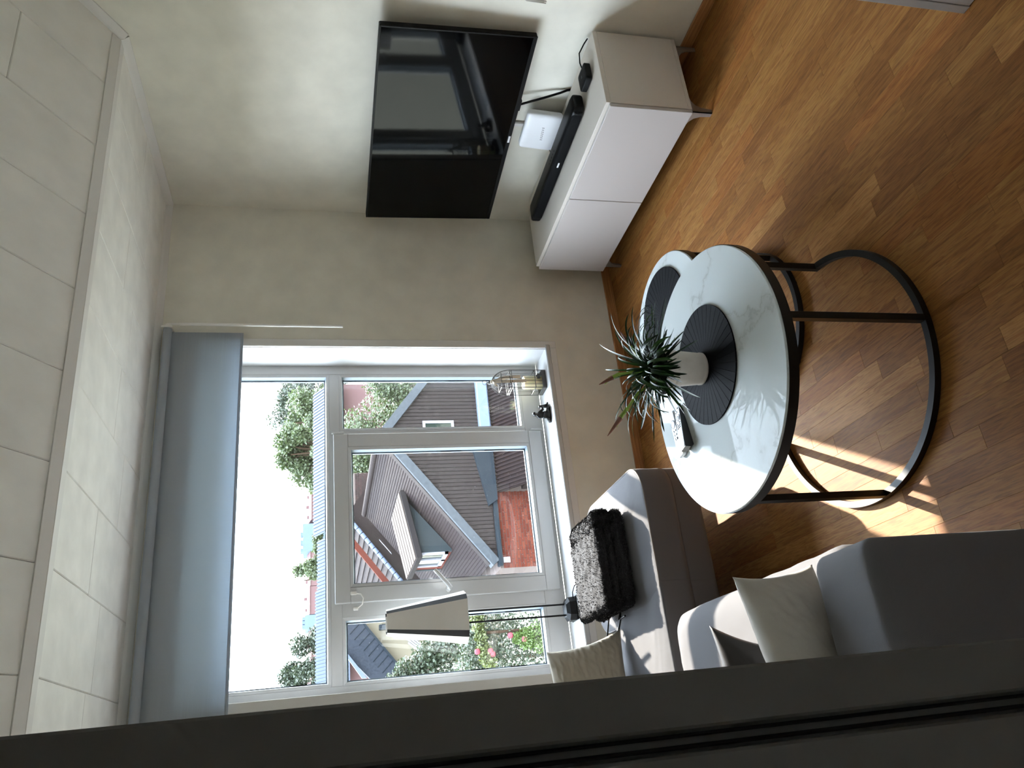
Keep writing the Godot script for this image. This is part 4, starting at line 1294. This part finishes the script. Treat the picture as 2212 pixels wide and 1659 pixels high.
# surface nets over tapered capsules joined with a smooth minimum
func blob(caps: Array, mn: Vector3, mx: Vector3, cell: float, k: float) -> ArrayMesh:
	var nx := int((mx.x - mn.x) / cell) + 1
	var ny := int((mx.y - mn.y) / cell) + 1
	var nz := int((mx.z - mn.z) / cell) + 1
	var val := PackedFloat32Array()
	val.resize(nx * ny * nz)
	for z in nz:
		for y in ny:
			for x in nx:
				var p := mn + Vector3(x, y, z) * cell
				var d := 1e9
				for c in caps:
					var a: Vector3 = c[0]
					var b: Vector3 = c[1]
					var ab := b - a
					var t := clampf((p - a).dot(ab) / maxf(ab.length_squared(), 1e-9), 0.0, 1.0)
					var e: float = p.distance_to(a + ab * t) - lerpf(c[2], c[3], t)
					var h := clampf(0.5 + 0.5 * (d - e) / k, 0.0, 1.0)
					d = lerpf(d, e, h) - k * h * (1.0 - h) if d < 1e8 else e
				val[(z * ny + y) * nx + x] = d
	var st := mb()
	st.set_smooth_group(0)
	var vid := {}
	for z in nz - 1:
		for y in ny - 1:
			for x in nx - 1:
				var s := Vector3.ZERO
				var n := 0
				for e in [[0, 0, 0, 0], [0, 1, 0, 0], [0, 0, 1, 0], [0, 1, 1, 0], [0, 0, 0, 1], [0, 1, 0, 1], [0, 0, 1, 1], [0, 1, 1, 1]]:
					pass
				for ax in 3:
					for q in 4:
						var o := Vector3i.ZERO
						o[(ax + 1) % 3] = q & 1
						o[(ax + 2) % 3] = q >> 1
						var o2 := o
						o2[ax] = 1
						var v0 := val[((z + o.z) * ny + y + o.y) * nx + x + o.x]
						var v1 := val[((z + o2.z) * ny + y + o2.y) * nx + x + o2.x]
						if (v0 < 0.0) != (v1 < 0.0):
							s += Vector3(o).lerp(Vector3(o2), v0 / (v0 - v1))
							n += 1
				if n:
					vid[Vector3i(x, y, z)] = mn + (Vector3(x, y, z) + s / n) * cell
	for key in vid:
		var c: Vector3i = key
		for ax in 3:
			var d2 := Vector3i.ZERO
			d2[ax] = 1
			var i0 := (c.z * ny + c.y) * nx + c.x
			var i1 := ((c.z + d2.z) * ny + c.y + d2.y) * nx + c.x + d2.x
			if (val[i0] < 0.0) == (val[i1] < 0.0):
				continue
			var e1 := Vector3i.ZERO
			var e2 := Vector3i.ZERO
			e1[(ax + 1) % 3] = 1
			e2[(ax + 2) % 3] = 1
			if vid.has(c - e1) and vid.has(c - e2) and vid.has(c - e1 - e2):
				var inside := mn + (Vector3(c) + (Vector3.ZERO if val[i0] < 0.0 else Vector3(d2))) * cell
				quad(st, vid[c], vid[c - e1], vid[c - e1 - e2], vid[c - e2], inside)
	return fin(st)

func figurine() -> ArrayMesh:
	var V := func(x: float, y: float, z: float) -> Vector3: return Vector3(x, y, z) * 0.001
	return blob([
		[V.call(-38, 6, 0), V.call(46, 6, 4), 8.0e-3, 8.0e-3], [V.call(-30, 8, 14), V.call(40, 7, 16), 7.0e-3, 6.0e-3],
		[V.call(2, 20, -4), V.call(-2, 58, -6), 20e-3, 15e-3], [V.call(-2, 62, -4), V.call(2, 72, 2), 9e-3, 7e-3], [V.call(2, 82, 2), V.call(4, 86, 5), 11e-3, 10e-3],
		[V.call(12, 60, -4), V.call(26, 40, 10), 7e-3, 6e-3], [V.call(26, 40, 10), V.call(38, 44, 12), 6e-3, 4.5e-3],
		[V.call(-14, 58, -4), V.call(-18, 34, 12), 7e-3, 6e-3], [V.call(-18, 34, 12), V.call(4, 30, 20), 6e-3, 5e-3],
		[V.call(-8, 18, 2), V.call(-34, 18, 20), 11e-3, 8e-3], [V.call(10, 18, 4), V.call(26, 16, 24), 11e-3, 8e-3], [V.call(-34, 18, 20), V.call(-46, 6, 14), 7e-3, 5e-3],
		[V.call(50, 14, 0), V.call(48, 34, -2), 11e-3, 8e-3], [V.call(46, 46, 0), V.call(45, 49, 2), 9e-3, 8.5e-3],
		[V.call(50, 12, 4), V.call(62, 10, 14), 7e-3, 5e-3], [V.call(48, 32, 2), V.call(38, 40, 12), 5e-3, 4e-3]],
		Vector3(-0.06, -0.003, -0.03), Vector3(0.075, 0.105, 0.045), 0.0026, 0.006)

# ------------------------------------------------------------------ outside
func leaf_mesh(l: float, w: float) -> ArrayMesh:
	var st := mb()
	st.set_smooth_group(-1)
	var a := Vector3(0, 0, 0)
	var b := Vector3(w, l * 0.5, w * 0.3)
	var c := Vector3(0, l, 0)
	var d := Vector3(-w, l * 0.5, w * 0.3)
	for p in [a, b, c, a, c, d]:
		st.add_vertex(p)
	return fin(st)

func crown(parent: Node, called: String, blobs: Array, n: int, leaf: float, m: Material) -> void:
	var mm := MultiMesh.new()
	mm.transform_format = MultiMesh.TRANSFORM_3D
	mm.mesh = leaf_mesh(leaf, leaf * 0.42)
	mm.instance_count = n
	for i in n:
		var b: Array = blobs[rng.randi() % blobs.size()]
		var d := Vector3(rng.randfn(), rng.randfn(), rng.randfn()).normalized()
		var rr := pow(rng.randf(), 0.4)
		var p: Vector3 = b[0] + d * b[1] * rr
		var bs := Basis.from_euler(Vector3(rng.randf() * TAU, rng.randf() * TAU, rng.randf() * TAU)).scaled(Vector3.ONE * rng.randf_range(0.6, 1.3))
		mm.set_instance_transform(i, Transform3D(bs, p))
	var o := MultiMeshInstance3D.new()
	o.name = called
	o.multimesh = mm
	o.material_override = m
	parent.add_child(o, true)
	o.set_meta("kind", "stuff")

func tree(called: String, foot: Vector3, top: float, rad: float, nb: int, n: int, leaf: float, m: Material, label: String, category := "tree", low := 0.3) -> void:
	var t := thing(called, foot, label, category)
	var h := top - foot.y
	var st := mb()
	tube(st, [Vector3.ZERO, Vector3(rad * 0.05, h * 0.4, 0), Vector3(-rad * 0.05, h * 0.85, 0)], rad * 0.09, 8, rad * 0.02)
	part("trunk", fin(st), M.bark, t)
	var blobs := []
	for i in nb:
		var f := rng.randf()
		var y := h * lerpf(low, 0.92, f)
		var rr := rad * (0.75 * sin(PI * lerpf(0.25, 0.9, f)) + 0.1)
		var a := rng.randf() * TAU
		blobs.append([Vector3(cos(a) * rr, y, sin(a) * rr * 0.7), rad * rng.randf_range(0.20, 0.36)])
		st = mb()
		tube(st, [Vector3(0, h * 0.35, 0), Vector3(cos(a) * rr * 0.5, y * 0.85, sin(a) * rr * 0.35), blobs[-1][0]], rad * 0.025, 5, rad * 0.006)
		part("branch", fin(st), M.bark, t)
	crown(t, "foliage", blobs, n, leaf, m)

func brick_face(parent: Node, x0: float, x1: float, y0: float, y1: float, z: float, mats: Array, bw := 0.21, bh := 0.065) -> void:
	var sh := bx(Vector3(-bw / 2.0, -bh / 2.0, -0.03), Vector3(bw / 2.0, bh / 2.0, 0.012), 0.004)
	var row := 0
	var y := y0
	while y + bh <= y1 + 0.001:
		var x := x0 + (0.0 if row % 2 == 0 else -(bw + 0.012) / 2.0)
		while x < x1:
			var a := maxf(x, x0)
			var b := minf(x + bw, x1)
			if b - a > 0.05:
				piece("brick", sh, mats[rng.randi() % mats.size()], parent, Transform3D(Basis.IDENTITY.scaled(Vector3((b - a) / bw, 1, 1)), Vector3((a + b) / 2.0, y + bh / 2.0, z)))
			x += bw + 0.012
		y += bh + 0.012
		row += 1

# tile courses laid up a slope between two edges running along z
func courses(foot: Vector2, ridge: Vector2, z0: float, z1: float, n: int, th: float) -> ArrayMesh:
	var st := mb()
	var d := (ridge - foot) / n
	var nn := Vector2(-d.y, d.x).normalized() * (1.0 if d.x > 0.0 else -1.0)
	st.set_smooth_group(-1)
	for i in n:
		var a := foot + d * i
		var b := foot + d * (i + 1.12)
		var A := a + nn * th
		var B := b + nn * th * 0.25
		var c := (a + b) / 2.0 - nn * 0.2
		var ctr := Vector3(c.x, c.y, (z0 + z1) / 2.0)
		quad(st, Vector3(A.x, A.y, z0), Vector3(A.x, A.y, z1), Vector3(B.x, B.y, z1), Vector3(B.x, B.y, z0), ctr)
		quad(st, Vector3(A.x, A.y, z0), Vector3(A.x, A.y, z1), Vector3(a.x, a.y, z1), Vector3(a.x, a.y, z0), Vector3(b.x, b.y, (z0 + z1) / 2.0))
	return fin(st)

func make_outside() -> void:
	structure("ground", bx(Vector3(-120, -4.4, -260), Vector3(160, -4.0, -0.4)), M.ground)
	rng.seed = 19
	# --- brown gabled house
	var A := thing("gabled_house", Vector3(5.0, -4, -18), "brown gabled house with a dormer seen through the opening sash", "house")
	var o := -A.position
	var z := -16.0
	var ap := Vector2(5.01, 0.20)
	var el := Vector2(1.47, -2.52)
	var er := Vector2(8.55, -2.52)
	part("gable_wall", slabbed(PackedVector2Array([ap, el, Vector2(1.6, -2.75), Vector2(8.4, -2.75), er]), Vector3(0, 0, z) + o, Vector3.RIGHT, Vector3.UP, Vector3(0, 0, -0.25)), M.cladding, A)
	var st := mb()
	var x := 1.9
	while x < 8.2:
		var yt := ap.y - absf(x - ap.x) * 0.77 - 0.10
		if yt > -2.5:
			box(st, Vector3(x - 0.045, -2.72, z) + o, Vector3(x + 0.045, yt, z + 0.025) + o, 0.006)
		x += 0.105
	part("cladding_boards", fin(st), M.cladding, A, true)
	for v in [[el, ap], [er, ap]]:
		var d: Vector2 = v[1] - v[0]
		var nn := Vector2(-d.y, d.x).normalized()
		nn = nn if nn.y > 0.0 else -nn
		var p: Vector2 = v[0] - nn * 0.02
		part("verge_coping", slabbed(PackedVector2Array([p - d * 0.02, p + d, p + d - nn * 0.22, p - d * 0.02 - nn * 0.22]), Vector3(0, 0, z - 0.25) + o, Vector3.RIGHT, Vector3.UP, Vector3(0, 0, 0.36)), M.lead, A)
		part("roof_slope", courses(Vector2(v[0].x, v[0].y) - nn * 0.06 + Vector2(-o.x, -o.y) * 0.0 + Vector2(o.x, o.y), ap - nn * 0.06 + Vector2(o.x, o.y), z - 0.2 + o.z, -23.4 + o.z, 52, 0.022), M.roof_tile, A)
	part("ridge", rod(Vector3(ap.x, ap.y - 0.04, z - 0.2) + o, Vector3(ap.x, ap.y - 0.04, -23.4) + o, 0.09, 8), M.roof_tile, A)
	# small white window in the gable
	var gw := Node3D.new()
	gw.name = "gable_window"
	A.add_child(gw)
	st = mb()
	ring(st, 4.62 + o.x, 5.38 + o.x, -1.88 + o.y, -1.04 + o.y, 0.07, z + o.z, z + 0.05 + o.z, 0.0)
	part("frame", fin(st), M.pvc, gw)
	part("pane", bx(Vector3(4.68, -1.82, z) + o, Vector3(5.32, -1.10, z + 0.03) + o), M.pane_dark, gw)
	# dormer
	var dm := Node3D.new()
	dm.name = "dormer"
	A.add_child(dm)
	part("cheek", slabbed(PackedVector2Array([Vector2(3.95, -0.58), Vector2(2.3, -0.92), Vector2(2.3, -1.90), Vector2(2.35, -1.90)]), Vector3(0, 0, -17.9) + o, Vector3.RIGHT, Vector3.UP, Vector3(0, 0, -0.15)), M.teal_slate, dm)
	part("cheek", slabbed(PackedVector2Array([Vector2(3.95, -0.58), Vector2(2.3, -0.92), Vector2(2.3, -1.90), Vector2(2.35, -1.90)]), Vector3(0, 0, -20.2) + o, Vector3.RIGHT, Vector3.UP, Vector3(0, 0, -0.15)), M.teal_slate, dm)
	part("front_wall", bx(Vector3(2.32, -1.95, -20.3) + o, Vector3(2.45, -0.95, -17.91) + o), M.brick[1], dm)
	var ux := Vector3(1, 0.20, 0).normalized()
	var nr := Vector3(-0.20, 1, 0).normalized()
	var rx := Transform3D(Basis(ux, nr, Vector3(0, 0, 1)), Vector3(2.10, -0.90, 0) + o)
	st = mb()
	box(st, Vector3(0, -0.16, -20.5), Vector3(1.95, 0.0, -17.7), 0.01, rx)
	part("dormer_roof", fin(st), M.seam_dark, dm)
	for k in 6:
		st = mb()
		box(st, Vector3(0.02, 0.0, -20.42 + k * 0.46), Vector3(1.93, 0.03, -20.06 + k * 0.46), 0.005, rx)
		part("roof_strip", fin(st), M.seam_beige, dm)
	st = mb()
	for q in [[-18.74, -17.93], [-19.55, -18.74]]:
		var zz0: float = q[0]
		var zz1: float = q[1]
		box(st, Vector3(2.24, -1.80, zz0) + o, Vector3(2.34, -1.70, zz1) + o)
		box(st, Vector3(2.24, -1.06, zz0) + o, Vector3(2.34, -0.96, zz1) + o)
		box(st, Vector3(2.24, -1.80, zz0) + o, Vector3(2.34, -0.96, zz0 + 0.1) + o)
		box(st, Vector3(2.24, -1.80, zz1 - 0.1) + o, Vector3(2.34, -0.96, zz1) + o)
		part("window_pane", bx(Vector3(2.28, -1.75, zz0 + 0.05) + o, Vector3(2.31, -1.0, zz1 - 0.05) + o), M.pane_dark, dm)
	part("window_frame", fin(st), M.pvc, dm)
	# below the gable
	part("gutter", bx(Vector3(4.45, -2.86, z - 0.1) + o, Vector3(8.6, -2.55, z + 0.22) + o, 0.03), M.gutter_blue, A)
	part("flashing", slabbed(PackedVector2Array([Vector2(4.6, -2.30), Vector2(4.6, -2.86), Vector2(3.1, -2.86), Vector2(2.95, -2.62)]), Vector3(0, 0, z + 0.02) + o, Vector3.RIGHT, Vector3.UP, Vector3(0, 0, 0.14)), M.flash_dark, A)
	part("eaves_board", bx(Vector3(1.4, -2.84, z - 0.1) + o, Vector3(3.1, -2.74, z + 0.12) + o), M.flash_dark, A)
	part("brick_core", bx(Vector3(1.35, -4, z - 3.0) + o, Vector3(8.4, -2.80, z - 0.02) + o), M.mortar, A)
	brick_face(A, 1.35, 3.35, -3.95, -2.86, z - 0.015, M.brick)
	part("vent", bx(Vector3(1.48, -3.06, z) + o, Vector3(1.62, -2.88, z + 0.03) + o, 0.005), M.pvc, A)
	for b in A.get_children():
		if str(b.name).begins_with("brick") and b.name != "brick_core":
			b.position += o
	part("lean_to_roof", slabbed(PackedVector2Array([Vector2(3.3, 0), Vector2(9.0, 0), Vector2(9.0, -1.0), Vector2(3.3, -1.0)]), Vector3(0, -2.92, z + 0.1) + o, Vector3.RIGHT, Vector3(0, 0.62, -0.78), Vector3(0, -0.06, 0)), M.roof_tile, A)
	st = mb()
	x = 3.35
	while x < 8.9:
		tube(st, [Vector3(x, -2.89, z + 0.10) + o, Vector3(x, -3.51, z + 0.88) + o], 0.028, 5)
		x += 0.105
	part("roll_tiles", fin(st), M.roof_tile, A, true)
	for q in [5.55, 6.35]:
		part("lower_window", bx(Vector3(q, -4.0, z + 0.8) + o, Vector3(q + 0.6, -3.60, z + 0.9) + o, 0.01), M.pvc, A)
	part("lean_to_wall", bx(Vector3(3.4, -4, z) + o, Vector3(8.9, -3.56, z + 0.8) + o), M.cladding, A)
	# --- next house along the row
	var B := thing("row_house", Vector3(6.5, -4, -28), "dark tiled neighbouring house with pale ridge tiles left of the dormer", "house")
	o = -B.position
	var bl := Vector2(2.75, -1.20)
	var bp := Vector2(5.30, 0.72)
	var dd := bp - bl
	part("gable_wall", slabbed(PackedVector2Array([bl, bp, Vector2(6.3, 0.0), Vector2(6.3, -4), Vector2(2.75, -4)]), Vector3(0, 0, -24.4) + o, Vector3.RIGHT, Vector3.UP, Vector3(0, 0, -0.3)), M.roof_tile, B)
	part("roof_slope", courses(bl + Vector2(o.x, o.y), bp + Vector2(o.x, o.y), -24.3 + o.z, -34 + o.z, 12, 0.06), M.roof_tile, B)
	for k in 14:
		var p := bl + dd * (k + 0.5) / 14.0
		part("verge_tile", rod(Vector3(p.x - dd.x / 32.0, p.y - dd.y / 32.0 + 0.05, -24.25) + o, Vector3(p.x + dd.x / 32.0, p.y + dd.y / 32.0 + 0.05, -24.25) + o, 0.075, 8), M.gutter_blue, B)
	part("fascia", slabbed(PackedVector2Array([bl + Vector2(-0.35, 0.10), bp + Vector2(-0.35, 0.10), bp + Vector2(-0.35, 0.34), bl + Vector2(-0.35, 0.34)]), Vector3(0, 0, -24.6) + o, Vector3.RIGHT, Vector3.UP, Vector3(0, 0, -0.1)), M.brick[1], B)
	part("roof_window", slabbed(PackedVector2Array([Vector2(0, 0), Vector2(0.62, 0), Vector2(0.62, 0.10), Vector2(0, 0.10)]), Vector3(3.78, -0.78, -24.2) + o, Vector3(0.78, 0.62, 0), Vector3(0.5, 0.2, 0), Vector3(0, 0, 0.06)), M.pvc, B)
	var ch := thing("brick_chimney", Vector3(7.0, -4, -27), "brown brick chimney wall rising behind the gabled roof", "chimney")
	part("mortar_core", bx(Vector3(-0.62, 0, -0.4), Vector3(0.62, 4.36, 0.385)), M.mortar, ch)
	brick_face(ch, -0.62, 0.62, 3.10, 4.36, 0.39, M.brick_dark, 0.21, 0.075)
	# --- slate house on the left
	var Cc := thing("slate_house", Vector3(0.3, -4, -24), "cream house with a grey slate roof seen through the left pane", "house")
	o = -Cc.position
	part("wall", slabbed(PackedVector2Array([Vector2(1.35, 0.42), Vector2(-0.20, -0.72), Vector2(-0.20, -4), Vector2(1.38, -4), Vector2(1.38, 0.42)]), Vector3(0, 0, -22.1) + o, Vector3.RIGHT, Vector3.UP, Vector3(0, 0, -0.2)), M.cream_wall, Cc)
	var sl0 := Vector2(-0.20, -0.72)
	var sl1 := Vector2(1.35, 0.50)
	part("roof_slope", slabbed(PackedVector2Array([sl0, sl1, Vector2(1.35, 0.96), Vector2(0.28, 0.90), Vector2(-0.9, -0.20)]), Vector3(0, 0, -21.9) + o, Vector3.RIGHT, Vector3.UP, Vector3(0, 0, -0.3)), M.slate, Cc)
	st = mb()
	for k in 9:
		var a := sl0 + (sl1 - sl0) * (0.03 + k * 0.11)
		tube(st, [Vector3(a.x, a.y + 0.02, -21.89) + o, Vector3(a.x - 0.36, a.y + 0.38, -21.89) + o], 0.012, 4)
	part("slate_joints", fin(st), M.flash_dark, Cc, true)
	part("gutter", slabbed(PackedVector2Array([sl0 + Vector2(-0.05, -0.02), sl1 + Vector2(0, -0.02), sl1 + Vector2(0, 0.05), sl0 + Vector2(-0.05, 0.05)]), Vector3(0, 0, -21.9) + o, Vector3.RIGHT, Vector3.UP, Vector3(0, 0, 0.12)), M.flash_dark, Cc)
	part("bargeboard", slabbed(PackedVector2Array([Vector2(-0.46, 0.44), Vector2(0.27, 0.94), Vector2(0.27, 0.84), Vector2(-0.46, 0.30)]), Vector3(0, 0, -21.85) + o, Vector3.RIGHT, Vector3.UP, Vector3(0, 0, 0.1)), M.metal_roof, Cc)
	part("wall_light_vent", bx(Vector3(0.92, -0.38, -22.1) + o, Vector3(1.08, -0.12, -21.9) + o, 0.02), M.flash_dark, Cc)
	for k in 5:
		st = mb()
		box(st, Vector3(-0.3, -0.02, -0.04), Vector3(0.3, 0.02, 0.04), 0.0, Transform3D(Basis(Vector3(0, 0, 1), 0.85), Vector3(0.26 + k * 0.11, -1.20 + k * 0.03, -21.8) + o))
		part("awning_slat", fin(st), M.pvc, Cc)
	# --- greenery
	rng.seed = 40
	for hb in [
		["rose_hedge", Vector3(-0.92, -4, -12.8), [[Vector3(0.45, 2.75, 0), 0.42], [Vector3(0.1, 2.55, 0.1), 0.45], [Vector3(-0.35, 2.7, 0), 0.40], [Vector3(0.6, 2.2, 0.1), 0.5], [Vector3(0.1, 1.95, 0.1), 0.5], [Vector3(-0.4, 2.1, 0), 0.5], [Vector3(0.3, 1.4, 0.1), 0.6], [Vector3(-0.4, 1.4, 0.1), 0.6], [Vector3(0, 0.7, 0.1), 0.9]], 9000, 0.06, "hedge", "climbing rose hedge with pink blooms below the left pane"],
		["leafy_shrub", Vector3(-0.95, -4, -14.6), [[Vector3(0.2, 3.35, 0), 0.35], [Vector3(-0.1, 3.75, 0), 0.33], [Vector3(-0.4, 4.0, 0), 0.38], [Vector3(-0.2, 3.2, 0), 0.45], [Vector3(-0.5, 3.4, 0), 0.4], [Vector3(0.3, 2.9, 0), 0.4], [Vector3(0, 2.2, 0), 0.7]], 7000, 0.075, "hedge", "bushy green shrub in front of the cream house wall"],
		["clipped_conifer", Vector3(-0.85, -4, -12.2), [[Vector3(0.02, 1.86, 0), 0.10], [Vector3(0.0, 1.66, 0), 0.22], [Vector3(0.0, 1.4, 0), 0.32], [Vector3(0.0, 1.05, 0), 0.40], [Vector3(0, 0.6, 0), 0.45]], 7000, 0.045, "lime", "bright lime green pointed conifer in the garden"],
		["round_shrub", Vector3(-1.0, -4, -11.0), [[Vector3(0.05, 1.15, 0), 0.25], [Vector3(0.35, 1.05, 0), 0.28], [Vector3(-0.15, 0.9, 0), 0.3]], 2500, 0.05, "yellow", "speckled low shrub in front of the lime conifer"],
		["yellow_climber", Vector3(-0.70, -4, -12.3), [[Vector3(0.35, 2.62, 0), 0.14], [Vector3(0.15, 2.60, 0), 0.14], [Vector3(-0.05, 2.58, 0), 0.13], [Vector3(-0.28, 2.55, 0), 0.15], [Vector3(-0.5, 2.45, 0), 0.16]], 1800, 0.06, "yellow", "yellow-green climber along the top of the rose hedge"],
	]:
		var t := thing(hb[0], hb[1], hb[6], "plant")
		st = mb()
		tube(st, [Vector3.ZERO, Vector3(0.03, hb[2][-1][0].y, 0)], 0.06, 6, 0.03)
		part("stem", fin(st), M.bark, t)
		crown(t, "foliage", hb[2], hb[3], hb[4], M.foliage[hb[5]])
		if hb[0] == "rose_hedge":
			for p in [Vector3(-0.10, 2.68, 0.58), Vector3(-0.11, 2.42, 0.58), Vector3(-0.17, 2.38, 0.58), Vector3(0.15, 2.0, 0.6), Vector3(0.05, 1.75, 0.7)]:
				part("bloom", rounded(p, Vector3.ONE * 0.055, Vector3.ONE * 0.045, 6), M.pink, t)
	tree("broad_tree", Vector3(21.0, -4, -60), 5.4, 3.2, 30, 26000, 0.25, M.foliage.tree, "leafy tree left of the group beyond the metal roof")
	tree("broad_tree", Vector3(26.7, -4, -67), 5.4, 3.7, 30, 26000, 0.25, M.foliage.tree, "tallest yellowish tree of the group beyond the metal roof")
	tree("broad_tree", Vector3(32.1, -4, -75), 6.9, 4.2, 30, 26000, 0.25, M.foliage.dark, "dark tree at the right end of the upper pane")
	tree("garden_tree", Vector3(8.5, -4, -30), 0.9, 2.6, 24, 20000, 0.13, M.foliage.tree, "sunlit leafy tree behind the gabled house on the right")
	tree("garden_tree", Vector3(11.2, -4, -31), 0.7, 2.8, 24, 20000, 0.13, M.foliage.tree, "second leafy tree behind the gabled house at the window edge")
	tree("street_tree", Vector3(11.0, -4, -62), 4.3, 1.8, 20, 12000, 0.2, M.foliage.tree, "small ragged tree in the middle of the skyline")
	tree("street_tree", Vector3(13.6, -4, -61), 2.6, 1.3, 12, 7000, 0.2, M.foliage.tree, "lower tree beside the brick skyline")
	tree("street_tree", Vector3(4.4, -4, -60), 4.9, 2.5, 28, 22000, 0.22, M.foliage.dark, "round dark tree at the left end of the upper pane")
	# metal roofs in the middle distance
	for q in [[8.9, 17.6, 2.0, -41.0, "long pale standing-seam roof below the trees", 44], [0.6, 5.7, 1.88, -40.0, "blue-grey seamed roof below the round dark tree", 30], [5.7, 8.9, 1.80, -42.0, "low grey seamed roof between the two longer ones", 16]]:
		var t := thing("metal_roof", Vector3(q[0], -4, q[3]), q[4], "roof", "metal roofs in the distance")
		var w: float = q[1] - q[0]
		var yy: float = q[2] + 4.0
		part("sheet", slabbed(PackedVector2Array([Vector2(0, 0), Vector2(w, 0), Vector2(w, -3.0), Vector2(0, -3.0)]), Vector3(0, yy, 0), Vector3.RIGHT, Vector3(0, 0.5, -0.85), Vector3(0, -0.1, 0)), M.metal_roof, t)
		st = mb()
		for k in q[5]:
			var xx: float = w * (k + 0.5) / q[5]
			box(st, Vector3(xx - 0.04, -3.0, 0), Vector3(xx + 0.04, 0, 0.06), 0.0, Transform3D(Basis(Vector3.RIGHT, Vector3(0, 0.5, -0.85).normalized(), Vector3(0, 0.85, 0.5).normalized()), Vector3(0, yy, 0)))
		part("seams", fin(st), M.metal_seam, t, true)
		part("wall", bx(Vector3(0, 0, -1.0), Vector3(w, yy - 0.9, 1.4)), M.city_brick, t)
	# skyline
	for q in [[40.0, 52.4, 3.9, 0, 0.0], [52.5, 60.0, 4.2, 0, 0.0], [34.0, 39.2, 5.5, 1, 0.0], [27.6, 33.9, 4.1, 0, 0.0], [22.5, 27.5, 4.2, 0, 0.5], [20.0, 22.4, 5.1, 1, 0.0], [10.0, 19.9, 3.9, 0, 0.0]]:
		var nm := "blue office block" if q[3] == 1 else "red brick terrace"
		var t := thing("skyline_building", Vector3((q[0] + q[1]) / 2.0, -4, -150), "%s on the skyline, about %d metres wide" % [nm, int(q[1] - q[0])] if false else ["long red terrace at the middle of the skyline", "red terrace half hidden by the tall trees", "blue-grey block rising over the skyline", "red terrace beside the small ragged tree", "brick gable block right of the round dark tree", "slim blue block beside the round dark tree", "brick terrace behind the round dark tree"][[40.0, 52.5, 34.0, 27.6, 22.5, 20.0, 10.0].find(q[0])], "building")
		var hw: float = (q[1] - q[0]) / 2.0
		part("block", bx(Vector3(-hw, 0, -3), Vector3(hw, q[2] + 3.4, 3)), M.city_blue if q[3] == 1 else M.city_brick, t)
		if q[3] == 0:
			part("roof", slabbed(PackedVector2Array([Vector2(-3.2, 0), Vector2(3.2, 0), Vector2(0, 0.65)]), Vector3(-hw, q[2] + 3.4, 0), Vector3(0, 0, 1), Vector3.UP, Vector3(hw * 2.0, 0, 0)), M.city_brick, t)
			for k in int(hw):
				part("chimney", bx(Vector3(-hw + 1.0 + k * 2.0, q[2] + 3.6, -0.3), Vector3(-hw + 1.5 + k * 2.0, q[2] + 4.3 + 0.2 * (k % 2), 0.3)), M.city_brick, t)
		else:
			for k in 3:
				part("rooftop_unit", bx(Vector3(-hw + 0.4 + k * hw * 0.6, q[2] + 3.4, -1), Vector3(-hw + 0.4 + k * hw * 0.6 + 0.6, q[2] + 3.9, 1)), M.city_blue, t)

func _ready() -> void:
	make_view()
	make_materials()
	make_room()
	make_window()
	make_media()
	make_sofa()
	make_tables()
	make_sill_things()
	make_outside()
